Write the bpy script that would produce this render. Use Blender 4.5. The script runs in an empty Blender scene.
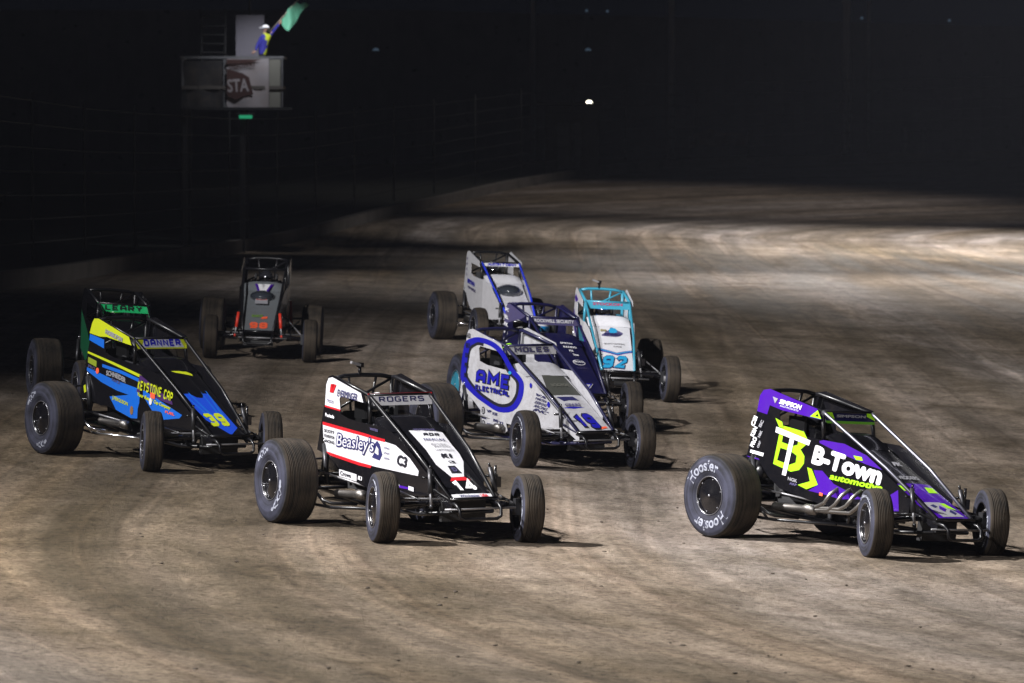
import bpy, bmesh, math, random
import numpy as np
from mathutils import Vector, Matrix, noise
random.seed(7)
C = bpy.context.scene.collection
scene = bpy.context.scene
# ------------------------------------------------------------------ camera
F_PX, CAM_H, PITCH = 5079.5, 3.8083, 0.038746
cam_d = bpy.data.cameras.new('camera'); cam = bpy.data.objects.new('camera', cam_d); C.objects.link(cam)
cam.location = (0, 0, CAM_H); cam.rotation_euler = (math.pi/2 - PITCH, 0, 0)
cam_d.sensor_width = 36; cam_d.lens = F_PX*36/1024; cam_d.clip_start = .5; cam_d.clip_end = 3000
cam_d.dof.use_dof = True; cam_d.dof.focus_distance = 52; cam_d.dof.aperture_fstop = 5.0
scene.camera = cam
# ------------------------------------------------------------------ world: night sky
w = bpy.data.worlds.new('World'); scene.world = w; w.use_nodes = True
bg = w.node_tree.nodes['Background']; bg.inputs[0].default_value = (.0006, .0009, .0020, 1); bg.inputs[1].default_value = 1.0
# ------------------------------------------------------------------ floodlights of the track (on poles outside the frame)
def spot(name, loc, aim, power, size, blend=.6, radius=.5, col=(1, .97, .93)):
    d = bpy.data.lights.new(name, 'SPOT'); d.energy = power; d.spot_size = math.radians(size); d.spot_blend = blend
    d.shadow_soft_size = radius; d.color = col
    o = bpy.data.objects.new(name, d); C.objects.link(o); o.location = loc
    o.rotation_euler = (Vector(aim)-Vector(loc)).to_track_quat('-Z', 'Y').to_euler(); return o
spot('track_floodlight', (-30.0, 47.0, 31.0), (18.5, 64.0, 0), 112000, 52.4, .9, .35, (1, .98, .98))
spot('track_floodlight', (-24.0, 6.0, 25.0), (3.4, 58.3, 0), 90000, 18, .9, .4, (1, .98, .98))
spot('track_floodlight', (-24.6, 47.1, 26.8), (9.5, 36.5, 0), 152000, 63.5, 1.0, .3, (1, .97, .95))
spot('track_floodlight', (-20.0, 30.0, 23.7), (9.8, 95.6, 0), 235000, 21.7, 1.0, .4, (1, .98, .97))
spot('track_floodlight', (24.4, 149.4, 25.4), (11.0, 127.5, 0), 78000, 47, 1.0, .5, (1, .96, .94))
spot('track_floodlight', (42.0, 161.4, 41.5), (20.0, 170.0, 0), 285000, 46, 1.0, .5, (1, .98, .98))
spot('track_floodlight', (18.0, 188.0, 39.9), (17.5, 151.0, 0), 170000, 44, 1.0, .5, (1, .97, .95))
spot('track_floodlight', (26.0, 204.0, 41.7), (8.0, 204.0, 2), 16000, 46.0, 1.0, 1, (1, .93, .88))
scene.view_settings.view_transform = 'Standard'; scene.view_settings.look = 'None'
scene.view_settings.exposure = 0; scene.view_settings.gamma = 1
# ------------------------------------------------------------------ helpers
MATS = {}
def mat(name, col, rough=.5, metal=0, dirt=0, coat=0, scale=9, dirtcol=(.11, .085, .065), emit=None, estr=0, bump=0, bscale=60):
    if name in MATS: return MATS[name]
    m = bpy.data.materials.new(name); m.use_nodes = True; nt = m.node_tree; b = nt.nodes['Principled BSDF']
    b.inputs['Base Color'].default_value = (*col, 1); b.inputs['Roughness'].default_value = rough; b.inputs['Metallic'].default_value = metal
    b.inputs['Coat Weight'].default_value = coat
    if emit: b.inputs['Emission Color'].default_value = (*emit, 1); b.inputs['Emission Strength'].default_value = estr
    tc = nt.nodes.new('ShaderNodeTexCoord')
    if dirt:
        n1 = nt.nodes.new('ShaderNodeTexNoise'); n1.inputs['Scale'].default_value = scale; n1.inputs['Detail'].default_value = 6; n1.inputs['Roughness'].default_value = .65
        n2 = nt.nodes.new('ShaderNodeTexNoise'); n2.inputs['Scale'].default_value = scale*9; n2.inputs['Detail'].default_value = 3
        r1 = nt.nodes.new('ShaderNodeMapRange'); r1.inputs[1].default_value = .42; r1.inputs[2].default_value = .78; r1.inputs[3].default_value = 0; r1.inputs[4].default_value = dirt
        r2 = nt.nodes.new('ShaderNodeMapRange'); r2.inputs[1].default_value = .66; r2.inputs[2].default_value = .74; r2.inputs[3].default_value = 0; r2.inputs[4].default_value = min(1, dirt*1.6)
        mx = nt.nodes.new('ShaderNodeMath'); mx.operation = 'MAXIMUM'
        mixc = nt.nodes.new('ShaderNodeMix'); mixc.data_type = 'RGBA'; mixc.inputs[6].default_value = (*col, 1); mixc.inputs[7].default_value = (*dirtcol, 1)
        L = nt.links.new
        L(tc.outputs['Object'], n1.inputs['Vector']); L(tc.outputs['Object'], n2.inputs['Vector'])
        L(n1.outputs['Fac'], r1.inputs[0]); L(n2.outputs['Fac'], r2.inputs[0]); L(r1.outputs[0], mx.inputs[0]); L(r2.outputs[0], mx.inputs[1])
        L(mx.outputs[0], mixc.inputs[0]); L(mixc.outputs[2], b.inputs['Base Color'])
        rr = nt.nodes.new('ShaderNodeMapRange'); rr.inputs[3].default_value = rough; rr.inputs[4].default_value = .85
        L(mx.outputs[0], rr.inputs[0]); L(rr.outputs[0], b.inputs['Roughness'])
    if bump:
        n3 = nt.nodes.new('ShaderNodeTexNoise'); n3.inputs['Scale'].default_value = bscale; n3.inputs['Detail'].default_value = 4
        bp = nt.nodes.new('ShaderNodeBump'); bp.inputs['Strength'].default_value = bump; bp.inputs['Distance'].default_value = .01
        nt.links.new(tc.outputs['Object'], n3.inputs['Vector']); nt.links.new(n3.outputs['Fac'], bp.inputs['Height']); nt.links.new(bp.outputs[0], b.inputs['Normal'])
    MATS[name] = m; return m

class MB:
    def __init__(s): s.v = []; s.f = []; s.m = []; s.mats = []; s.sm = []
    def mi(s, m):
        if m not in s.mats: s.mats.append(m)
        return s.mats.index(m)
    def add(s, vs, fs, m, smooth=False):
        o = len(s.v); s.v += [tuple(v) for v in vs]; k = s.mi(m)
        for f in fs: s.f.append([o+i for i in f]); s.m.append(k); s.sm.append(smooth)
        return s
    def box(s, c, d, m, rot=None, taper=1.0):
        x, y, z = d[0]/2, d[1]/2, d[2]/2; vs = []
        for k in (-1, 1):
            t = taper if k > 0 else 1
            for a, b in ((-1, -1), (1, -1), (1, 1), (-1, 1)): vs.append(Vector((a*x*t, b*y*t, k*z)))
        if rot is not None: vs = [rot @ v for v in vs]
        vs = [v+Vector(c) for v in vs]
        return s.add(vs, [(3, 2, 1, 0), (4, 5, 6, 7), (0, 1, 5, 4), (1, 2, 6, 5), (2, 3, 7, 6), (3, 0, 4, 7)], m)
    def tube(s, pts, r, m, n=8, closed=False, cap=True):
        P = [Vector(p) for p in pts]
        if not isinstance(r, (list, tuple)): r = [r]*len(P)
        vs = []; N = len(P); ref = None
        for i, p in enumerate(P):
            if closed: t = (P[(i+1) % N]-P[i-1])
            elif i == 0: t = P[1]-P[0]
            elif i == N-1: t = P[-1]-P[-2]
            else: t = (P[i+1]-P[i]).normalized()+(P[i]-P[i-1]).normalized()
            t.normalize()
            if ref is None: ref = Vector((0, 0, 1)) if abs(t.z) < .9 else Vector((1, 0, 0))
            a = t.cross(ref).normalized(); b = a.cross(t).normalized(); ref = b
            for k in range(n):
                an = 2*math.pi*k/n; vs.append(p+(a*math.cos(an)+b*math.sin(an))*r[i])
        fs = []
        for i in range(N if closed else N-1):
            j = (i+1) % N
            for k in range(n): fs.append((i*n+k, i*n+(k+1) % n, j*n+(k+1) % n, j*n+k))
        if cap and not closed: fs += [tuple(range(n))[::-1], tuple(range((N-1)*n, N*n))]
        return s.add(vs, fs, m, True)
    def lathe(s, prof, m, n=40, axis='y', c=(0, 0, 0), smooth=True, mfun=None):
        vs = []; c = Vector(c)
        for a, r in prof:
            for k in range(n):
                t = 2*math.pi*k/n; p, q = r*math.cos(t), r*math.sin(t)
                vs.append(c+Vector((p, a, q) if axis == 'y' else (p, q, a) if axis == 'z' else (a, p, q)))
        o = len(s.v); s.v += [tuple(v) for v in vs]
        for i in range(len(prof)-1):
            mm = mfun(prof[i], prof[i+1]) if mfun else m; kk = s.mi(mm)
            for k in range(n):
                s.f.append([o+i*n+k, o+i*n+(k+1) % n, o+(i+1)*n+(k+1) % n, o+(i+1)*n+k]); s.m.append(kk); s.sm.append(smooth)
        return s
    def ell(s, c, r, m, nu=16, nv=10, lo=-90, hi=90):
        vs = []; fs = []
        for j in range(nv+1):
            ph = math.radians(lo+(hi-lo)*j/nv)
            for i in range(nu):
                th = 2*math.pi*i/nu; vs.append((c[0]+r[0]*math.cos(ph)*math.cos(th), c[1]+r[1]*math.cos(ph)*math.sin(th), c[2]+r[2]*math.sin(ph)))
        for j in range(nv):
            for i in range(nu): fs.append((j*nu+i, j*nu+(i+1) % nu, (j+1)*nu+(i+1) % nu, (j+1)*nu+i))
        return s.add(vs, fs, m, True)
    def mesh(s, name):
        me = bpy.data.meshes.new(name); me.from_pydata(s.v, [], s.f)
        for m in s.mats: me.materials.append(m)
        me.polygons.foreach_set('material_index', s.m); me.polygons.foreach_set('use_smooth', s.sm); me.update(); return me
    def build(s, name, parent=None, label=None):
        o = bpy.data.objects.new(name, s.mesh(name)); C.objects.link(o); o.parent = parent
        if label: o['label'] = label
        return o
def tag(o, label=None, cat=None, group=None, kind=None):
    if label: o['label'] = label
    if cat: o['category'] = cat
    if group: o['group'] = group
    if kind: o['kind'] = kind
    return o
def empty(name, M): 
    o = bpy.data.objects.new(name, None); C.objects.link(o); o.matrix_world = M; o.empty_display_size = .3; return o
def linkmesh(name, me, parent, M=None):
    o = bpy.data.objects.new(name, me); C.objects.link(o); o.parent = parent
    if M is not None: o.matrix_local = M
    return o
_tc = {}
def text_raw(s, off, shear):
    k = (s, off, shear)
    if k in _tc: return _tc[k]
    cu = bpy.data.curves.new('t', 'FONT'); cu.body = s; cu.offset = off; cu.shear = shear; cu.resolution_u = 3
    o = bpy.data.objects.new('t', cu); C.objects.link(o); bpy.context.view_layer.update()
    me = bpy.data.meshes.new_from_object(o.evaluated_get(bpy.context.evaluated_depsgraph_get()))
    vs = [(v.co.x, v.co.y) for v in me.vertices]; fs = [tuple(p.vertices) for p in me.polygons]
    bpy.data.objects.remove(o); bpy.data.meshes.remove(me); bpy.data.curves.remove(cu)
    _tc[k] = (vs, fs); return _tc[k]
def text(mb, surf, s, P0, P1, P2, m, layer=4, off=.02, shear=0, norm=None, arc=0):
    vs, fs = text_raw(s, 0, shear)
    if isinstance(mb, Pieces): mb = mb.pick(layer)
    x0 = min(v[0] for v in vs); x1 = max(v[0] for v in vs); y0 = min(v[1] for v in vs); y1 = max(v[1] for v in vs)
    nd = off if norm is None else norm; x0 -= nd; x1 += nd; y0 -= nd; y1 += nd
    dirs = [(0, 0)]+([(1, 0), (-1, 0), (0, 1), (0, -1), (.7, .7), (-.7, .7), (.7, -.7), (-.7, -.7)] if off > .03 else [(1, 0), (-1, 0), (0, 1), (0, -1)] if off > .008 else [])
    for k, (ex, ey) in enumerate(dirs):
        out = []
        for x, y in vs:
            a = (x+ex*off-x0)/(x1-x0); b = (y+ey*off-y0)/(y1-y0); b += arc*(4*a*(1-a))
            u = P0[0]+a*(P1[0]-P0[0])+b*(P2[0]-P0[0]); v = P0[1]+a*(P1[1]-P0[1])+b*(P2[1]-P0[1])
            out.append(surf(u, v, .0025*layer+.00016*k))
        mb.add(out, fs, m)
# heavy stroke lettering for the big numbers and names: (polylines in a cell 0..1 high)
SG = {'1': ([[(.05, .72), (.32, .86), (.32, 0)]], .5), '2': ([[(0, .8), (.12, 1), (.5, 1), (.62, .86), (.62, .62), (.0, .0), (.66, .0)]], .64), '3': ([[(0, .85), (.1, 1), (.5, 1), (.62, .88), (.62, .62), (.5, .52), (.22, .52)], [(.5, .52), (.62, .42), (.62, .12), (.5, 0), (.1, 0), (0, .15)]], .64),
 '4': ([[(.48, 0), (.48, 1), (0, .32), (.70, .32)]], .68), '7': ([[(0, 1), (.62, 1), (.2, 0)]], .62), '8': ([[(.12, .52), (0, .62), (0, .88), (.12, 1), (.5, 1), (.62, .88), (.62, .62), (.5, .52), (.12, .52), (0, .42), (0, .12), (.12, 0), (.5, 0), (.62, .12), (.62, .42), (.5, .52)]], .64),
 '9': ([[(.62, .45), (.12, .45), (0, .57), (0, .88), (.12, 1), (.5, 1), (.62, .88), (.62, .12), (.5, 0), (.1, 0), (0, .12)]], .64),
 'A': ([[(0, 0), (.0, .8), (.14, 1), (.5, 1), (.64, .8), (.64, 0)], [(0, .42), (.64, .42)]], .66), 'M': ([[(0, 0), (0, 1), (.4, .45), (.8, 1), (.8, 0)]], .82), 'E': ([[(.6, 1), (0, 1), (0, 0), (.6, 0)], [(0, .5), (.5, .5)]], .62),
 'R': ([[(0, 0), (0, 1), (.48, 1), (.6, .88), (.6, .6), (.48, .48), (0, .48)], [(.3, .48), (.64, 0)]], .66), 'O': ([[(.12, 0), (0, .12), (0, .88), (.12, 1), (.52, 1), (.64, .88), (.64, .12), (.52, 0), (.12, 0)]], .66), 'G': ([[(.62, .86), (.5, 1), (.12, 1), (0, .88), (0, .12), (.12, 0), (.5, 0), (.62, .12), (.62, .46), (.32, .46)]], .66),
 'S': ([[(.6, .86), (.48, 1), (.12, 1), (0, .88), (0, .62), (.12, .52), (.48, .5), (.6, .4), (.6, .12), (.48, 0), (.12, 0), (0, .14)]], .64), 'L': ([[(0, 1), (0, 0), (.56, 0)]], .58), 'D': ([[(0, 0), (0, 1), (.46, 1), (.62, .84), (.62, .16), (.46, 0), (0, 0)]], .66), 'N': ([[(0, 0), (0, 1), (.62, 0), (.62, 1)]], .66),
 'Y': ([[(0, 1), (.32, .5), (.64, 1)], [(.32, .5), (.32, 0)]], .64), 'C': ([[(.6, .86), (.48, 1), (.12, 1), (0, .88), (0, .12), (.12, 0), (.48, 0), (.6, .14)]], .64), 'K': ([[(0, 0), (0, 1)], [(.6, 1), (.08, .48), (.6, 0)]], .62), 'T': ([[(0, 1), (.66, 1)], [(.33, 1), (.33, 0)]], .66), 'P': ([[(0, 0), (0, 1), (.48, 1), (.6, .88), (.6, .6), (.48, .48), (0, .48)]], .64), 'B': ([[(0, 0), (0, 1), (.46, 1), (.58, .9), (.58, .62), (.46, .52), (0, .52)], [(.46, .52), (.62, .4), (.62, .12), (.5, 0), (0, 0)]], .66),
 'I': ([[(0, 0), (0, 1)]], .1), 'U': ([[(0, 1), (0, .14), (.14, 0), (.5, 0), (.64, .14), (.64, 1)]], .66), 'V': ([[(0, 1), (.3, 0), (.6, 1)]], .6), 'H': ([[(0, 0), (0, 1)], [(.62, 0), (.62, 1)], [(0, .5), (.62, .5)]], .64), 'W': ([[(0, 1), (.2, 0), (.42, .8), (.64, 0), (.84, 1)]], .84), ' ': ([], .3)}
def block(mb, surf, s, P0, P1, P2, m, layer=3, th=.12, grow=0., shear=0., gap=.16, arc=0):
    if isinstance(mb, Pieces): mb = mb.pick(layer)
    x = th; total = sum(SG[c][1]+2*th+gap for c in s)-gap; k = 0
    for c in s:
        lines, adv = SG[c]
        for ln in lines:
            P = [Vector((x+p[0], th+p[1]*(1-2*th)*1.0)) for p in ln]; n = len(P); h = th+grow; cl = (P[0]-P[-1]).length < 1e-6
            if cl: P = P[:-1]; n -= 1
            L_, R__ = [], []
            for i in range(n):
                a = P[i-1] if (i or cl) else None; b = P[(i+1) % n] if (i < n-1 or cl) else None
                d1 = (P[i]-a).normalized() if a is not None else (b-P[i]).normalized(); d2 = (b-P[i]).normalized() if b is not None else d1
                n1 = Vector((-d1.y, d1.x)); n2 = Vector((-d2.y, d2.x)); mi = (n1+n2)
                mi = mi.normalized() if mi.length > 1e-4 else n1; sc = min(1.9, 1/max(.35, mi.dot(n1)))
                q = P[i]+(-d1*grow if a is None else d1*grow if b is None else Vector((0, 0)))
                L_.append(q+mi*h*sc); R__.append(q-mi*h*sc)
            out = []
            for q in L_+R__:
                a = (q.x+shear*q.y)/(total+shear); b = q.y; b += arc*4*a*(1-a)
                out.append(surf(P0[0]+a*(P1[0]-P0[0])+b*(P2[0]-P0[0]), P0[1]+a*(P1[1]-P0[1])+b*(P2[1]-P0[1]), .0025*layer+.0002*k))
            mb.add(out, [(i, (i+1) % n, n+(i+1) % n, n+i) for i in range(n if cl else n-1)], m); k += 1
        x += adv+2*th+gap
# body surfaces of a car: real planes of the bodywork, (u, v) in metres
def yside(x): return .375 if x < 1.1 else .375-(x-1.1)*.125/1.35
def hoodz(x): return .42+.436*(2.45-x)
def hw(x): return .305-(x-1.0)*.075/1.45
def SR(u, v, o): return (u, -(yside(u)+o), v)
def S39(u, v, o): return SR(.905*u, v+.012+.04*u, o)
def SL(u, v, o): return (u, yside(u)+o, v)
def HD(u, v, o):
    c = .05-(v-1.0)*.028; t = min(1.3, abs(u)/hw(v))
    return (v+o*.4, u, hoodz(v)+c*.5*(1-t**3)+o)
def VS(u, v, o): return (.81+(1.33-v)*.4+o, u, v)
def poly2d(pts, step):
    bm = bmesh.new(); f = bm.faces.new([bm.verts.new((p[0], p[1], 0)) for p in pts])
    bmesh.ops.triangulate(bm, faces=[f])
    for ax in (0, 1):
        if not step[ax]: continue
        lo = min(p[ax] for p in pts); hi = max(p[ax] for p in pts); k = math.ceil(lo/step[ax])*step[ax]
        while k < hi:
            co = [0, 0, 0]; no = [0, 0, 0]; co[ax] = k; no[ax] = 1
            bmesh.ops.bisect_plane(bm, geom=bm.verts[:]+bm.edges[:]+bm.faces[:], plane_co=co, plane_no=no, dist=1e-6); k += step[ax]
    bm.verts.index_update()
    vs = [(v.co.x, v.co.y) for v in bm.verts]; fs = [tuple(v.index for v in f.verts) for f in bm.faces]
    nb = [tuple(v.index for v in e.verts) for e in bm.edges if len(e.link_faces) == 1]
    bm.free(); return vs, fs, nb
class Pieces:      # every word and mark becomes a mesh of its own
    def __init__(s): s.p = []
    def new(s): s.p.append(MB()); return s.p[-1]
    def pick(s, layer): return s.new() if layer <= 3 or not s.p else s.p[-1]
def shape(mb, surf, pts, m, layer=1, step=(0, 0), thick=0):
    if isinstance(mb, Pieces): mb = mb.pick(layer)
    if surf in (SR, SL, S39): step = (1.1, 0)
    if surf is HD: step = (.07, .25)
    vs, fs, nb = poly2d(pts, step)
    top = [surf(u, v, .0025*layer) for u, v in vs]
    if not thick: mb.add(top, fs, m); return
    n = len(vs); bot = [surf(u, v, .0025*layer-thick) for u, v in vs]
    mb.add(top+bot, fs+[tuple(i+n for i in f[::-1]) for f in fs]+[(a, b, b+n, a+n) for a, b in nb], m)
def ellipse(cu, cv, ru, rv, n=28, tilt=0):
    return [(cu+ru*math.cos(a)*math.cos(tilt)-rv*math.sin(a)*math.sin(tilt), cv+ru*math.cos(a)*math.sin(tilt)+rv*math.sin(a)*math.cos(tilt)) for a in [2*math.pi*i/n for i in range(n)]]
def loop_pts(P, n=8):   # smooth closed Catmull-Rom loop
    out = []; N = len(P)
    for i in range(N):
        p0, p1, p2, p3 = P[i-1], P[i], P[(i+1) % N], P[(i+2) % N]
        for k in range(n):
            t = k/n; out.append(tuple(.5*((2*p1[j])+(-p0[j]+p2[j])*t+(2*p0[j]-5*p1[j]+4*p2[j]-p3[j])*t*t+(-p0[j]+3*p1[j]-3*p2[j]+p3[j])*t**3) for j in (0, 1)))
    return out
# ------------------------------------------------------------------ terrain
TP = [-0.04139, -0.002243, -0.000578, -0.0002589, 0.0005566, -6.5331e-06]
def near(x, y):
    Y = y-45; return TP[0]*x+TP[1]*Y+TP[2]*x*x+TP[3]*x*Y+TP[4]*Y*Y+TP[5]*Y**3
WALL = [(-12.5, 60), (-11.2, 82), (-10.07, 100), (-9.5, 120), (-8.46, 140), (-6.7, 160), (-4.0, 185), (0.0, 210), (6.2, 232), (12.3, 240), (24.7, 245), (45, 244), (75, 232)]
WH = [.75, .85, .91, .73, .665, .73, 1.25, 1.93, 2.65, 2.84, 3.21, 3.2, 3.0]
ctl = [(x, y, near(x, y)) for x in (-7, -3, 1, 5, 8) for y in (34, 45, 56, 68, 80, 92)]
ctl += [(x, y, h) for (x, y), h in zip(WALL, WH)]
ctl += [(25, 178, .35), (15, 172, .42), (6, 160, .45), (-1, 150, .5), (25, 120, .0), (14, 110, .1), (22, 208, 1.25), (8, 196, 1.1), (30, 60, -.6), (-30, 60, 1), (-40, 160, 1), (-30, 250, 2), (20, 300, 3), (80, 300, 3), (0, 20, 0), (60, 120, 0), (80, 180, .3), (-4, 115, .55), (3, 125, .35), (0, 400, 3), (-100, 100, 1), (140, 150, 1)]
ctl = np.array(ctl, float); cx = ctl[:, :2]/50
def _k(a, b):
    d = np.sqrt(((a[:, None]-b[None])**2).sum(-1)); return d*d*np.log(d+1e-9)
_n = len(cx); _A = np.zeros((_n+3, _n+3)); _A[:_n, :_n] = _k(cx, cx)+np.eye(_n)*2e-4; _A[:_n, _n] = 1; _A[:_n, _n+1:] = cx; _A[_n:, :_n] = _A[:_n, _n:].T
_w = np.linalg.solve(_A, np.r_[ctl[:, 2], 0, 0, 0])
def gz(x, y):
    q = np.array([[x, y]], float)/50 if np.isscalar(x) else np.c_[x, y]/50
    z = _k(q, cx)@_w[:_n]+_w[_n]+q@_w[_n+1:]
    return float(z[0]) if np.isscalar(x) else z
def track_uv(x, y):   # distance from the oval's spine and distance along it
    sy = np.clip(y, 51, 172); dx = x-48; dy = y-sy; rho = np.sqrt(dx*dx+dy*dy)
    s = np.where(y < 51, 50*np.arctan2(51-y, 48-x), np.where(y > 172, -121-50*np.arctan2(y-172, 48-x), -(y-51)))
    return rho, s
# ------------------------------------------------------------------ dirt
HAZE = .00016
GOFF = 31.4
def ground_material():
    m = bpy.data.materials.new('track_clay'); m.use_nodes = True; nt = m.node_tree; L = nt.links.new; b = nt.nodes['Principled BSDF']
    uv = nt.nodes.new('ShaderNodeUVMap'); uv.uv_map = 'track'
    def N(sx, sy, detail=5, rough=.6, dist=0):
        mp = nt.nodes.new('ShaderNodeMapping'); mp.inputs['Scale'].default_value = (sx, sy, 1); mp.inputs['Location'].default_value = (GOFF, GOFF*1.7, 0); n = nt.nodes.new('ShaderNodeTexNoise'); n.inputs['Scale'].default_value = 1
        n.inputs['Detail'].default_value = detail; n.inputs['Roughness'].default_value = rough; n.inputs['Distortion'].default_value = dist
        L(uv.outputs[0], mp.inputs[0]); L(mp.outputs[0], n.inputs['Vector']); return n.outputs['Fac']
    def ramp(x, stops):
        r = nt.nodes.new('ShaderNodeValToRGB'); e = r.color_ramp.elements
        while len(e) < len(stops): e.new(.5)
        for k, (p, c) in enumerate(stops): e[k].position = p; e[k].color = (*c, 1)
        L(x, r.inputs[0]); return r.outputs[0]
    def mix(f, a, bb, mode='MIX'):
        x = nt.nodes.new('ShaderNodeMix'); x.data_type = 'RGBA'; x.blend_type = mode
        for sck, v in ((0, f), (6, a), (7, bb)):
            if hasattr(v, 'links'): L(v, x.inputs[sck])
            else: x.inputs[sck].default_value = v if sck == 0 else (*v, 1)
        return x.outputs[2]
    broad = N(.22, .020, 4, .5, .4)          # wide moist and dry lanes along the track
    lanes = N(1.1, .035, 4, .5, .3)           # tyre lanes
    fine = N(3.5, 1.3, 6, .72)                   # scuffs
    grit = N(13, 9, 6, .85)
    patch = N(.55, .30, 6, .65, .6)
    c1 = ramp(broad, [(.34, (.190, .145, .092)), (.5, (.305, .248, .194)), (.66, (.420, .365, .330))])
    g1 = ramp(lanes, [(.36, (.70, .70, .68)), (.5, (.98, .98, .98)), (.62, (1.30, 1.29, 1.29))])
    g2 = ramp(fine, [(.34, (.66, .64, .62)), (.5, (1.0, 1.0, 1.0)), (.66, (1.3, 1.29, 1.28))])
    g3 = ramp(grit, [(.38, (.36, .34, .32)), (.47, (.90, .90, .90)), (.56, (1.06, 1.06, 1.06)), (.66, (1.45, 1.43, 1.43))])
    g4 = ramp(patch, [(.34, (.62, .60, .54)), (.5, (.98, .98, .97)), (.66, (1.28, 1.27, 1.29))])
    c = mix(1, c1, g1, 'MULTIPLY'); c = mix(1, c, g2, 'MULTIPLY'); c = mix(1, c, g3, 'MULTIPLY'); c = mix(1, c, g4, 'MULTIPLY')
    ln = N(.9, .012, 2, .4, .6); ln2 = N(.6, .02, 2, .4, .9)      # thin tyre grooves
    c = mix(1, c, ramp(ln, [(.45, (1, 1, 1)), (.475, (1.16, 1.14, 1.13)), (.50, (.84, .83, .82)), (.53, (1, 1, 1))]), 'MULTIPLY')
    c = mix(1, c, ramp(ln2, [(.48, (1, 1, 1)), (.52, (.82, .80, .78)), (.56, (1.13, 1.12, 1.11)), (.60, (1, 1, 1))]), 'MULTIPLY')
    L(c, b.inputs['Base Color'])
    rg = ramp(lanes, [(.35, (.62,)*3), (.6, (.92,)*3)]); L(rg, b.inputs['Roughness'])
    b.inputs['Specular IOR Level'].default_value = .25
    ad = nt.nodes.new('ShaderNodeMath'); ad.operation = 'MULTIPLY_ADD'; ad.inputs[1].default_value = .6; L(fine, ad.inputs[0])
    L(grit, ad.inputs[2])
    bp = nt.nodes.new('ShaderNodeBump'); bp.inputs['Strength'].default_value = 1.0; bp.inputs['Distance'].default_value = .06
    L(ad.outputs[0], bp.inputs['Height']); L(bp.outputs[0], b.inputs['Normal']); return m
def build_ground():
    xs = np.unique(np.round(np.r_[np.linspace(-1500, -60, 12), np.linspace(-60, -14, 24), np.linspace(-14, 26, 161), np.linspace(26, 80, 46), np.linspace(80, 1500, 14)], 3))
    ys = np.unique(np.round(np.r_[np.linspace(-200, 20, 8), np.linspace(20, 32, 16), np.linspace(32, 80, 241), np.linspace(80, 260, 241), np.linspace(260, 2500, 24)], 3))
    X, Y = np.meshgrid(xs, ys); x, y = X.ravel(), Y.ravel()
    z = gz(np.clip(x, -120, 160), np.clip(y, -40, 420))
    z = np.where((np.abs(x) > 160) | (y > 420) | (y < -40), np.clip(z, -1, 3), z)
    rho, s = track_uv(x, y)
    rel = np.array([noise.fractal(Vector((r*1.3, t*.12, 0)), .6, 2., 3) for r, t in zip(rho, s)])*.018
    rel += np.array([noise.fractal(Vector((r*5, t*2.2, 5)), .6, 2., 2) for r, t in zip(rho, s)])*.007
    z = z+np.where((x > -14) & (x < 30) & (y > 25) & (y < 260), rel-.004, 0)
    nx, ny = len(xs), len(ys)
    fs = [(j*nx+i, j*nx+i+1, (j+1)*nx+i+1, (j+1)*nx+i) for j in range(ny-1) for i in range(nx-1)]
    me = bpy.data.meshes.new('dirt_track'); me.from_pydata(np.c_[x, y, z].tolist(), [], fs)
    ul = me.uv_layers.new(name='track'); li = np.zeros(len(me.loops), int); me.loops.foreach_get('vertex_index', li)
    ul.data.foreach_set('uv', np.c_[rho[li], s[li]].ravel()); me.materials.append(ground_material())
    me.polygons.foreach_set('use_smooth', [True]*len(fs)); me.update()
    o = bpy.data.objects.new('dirt_track', me); C.objects.link(o); tag(o, kind='structure'); return o
build_ground()
# loose clods of clay thrown on the surface
def clods():
    mb = MB(); m = mat('clod_clay', (.09, .07, .055), .95)
    for i in range(170):
        y = random.uniform(35, 75) if i < 300 else random.uniform(75, 170); x = random.uniform(-.105, .105)*y
        r = random.uniform(.007, .017)*(1 if y < 75 else 1.6); z = gz(x, y)+r*.3
        bm = bmesh.new(); bmesh.ops.create_icosphere(bm, subdivisions=1, radius=r)
        k = random.random()*9
        vs = [(x+v.co.x*(1+random.random()*.8), y+v.co.y*(1+random.random()), z+v.co.z*.6*random.uniform(.6, 1.2)) for v in bm.verts]
        mb.add(vs, [tuple(v.index for v in f.verts) for f in bm.faces], m); bm.free()
    o = mb.build('clay_clods'); tag(o, 'small loose clods of dark clay scattered over the track surface', 'clods', kind='stuff')
clods()
# ------------------------------------------------------------------ outer wall, fences and background
conc = mat('wall_concrete', (.20, .18, .16), .9, dirt=.6, scale=.6, dirtcol=(.05, .04, .03))
galv = mat('galvanised_steel', (.30, .31, .33), .5, .7)
darkw = mat('dark_paint', (.012, .012, .014), .7)
def smooth_line(P, n=8):
    out = []; Q = [P[0]]+list(P)+[P[-1]]
    for i in range(1, len(Q)-2):
        for k in range(n):
            t = k/n; out.append(tuple(.5*((2*Q[i][j])+(-Q[i-1][j]+Q[i+1][j])*t+(2*Q[i-1][j]-5*Q[i][j]+4*Q[i+1][j]-Q[i+2][j])*t*t+(-Q[i-1][j]+3*Q[i][j]-3*Q[i+1][j]+Q[i+2][j])*t**3) for j in (0, 1)))
    out.append(P[-1]); return out
WL = smooth_line(WALL)
def offs(line, d):
    out = []
    for i, p in enumerate(line):
        a = Vector(line[max(0, i-1)]); b = Vector(line[min(len(line)-1, i+1)]); t = (b-a).normalized(); out.append((p[0]-t.y*d, p[1]+t.x*d))
    return out
mb = MB(); A = offs(WL, .15); Bq = offs(WL, .45); n = len(WL); vs = []
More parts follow.
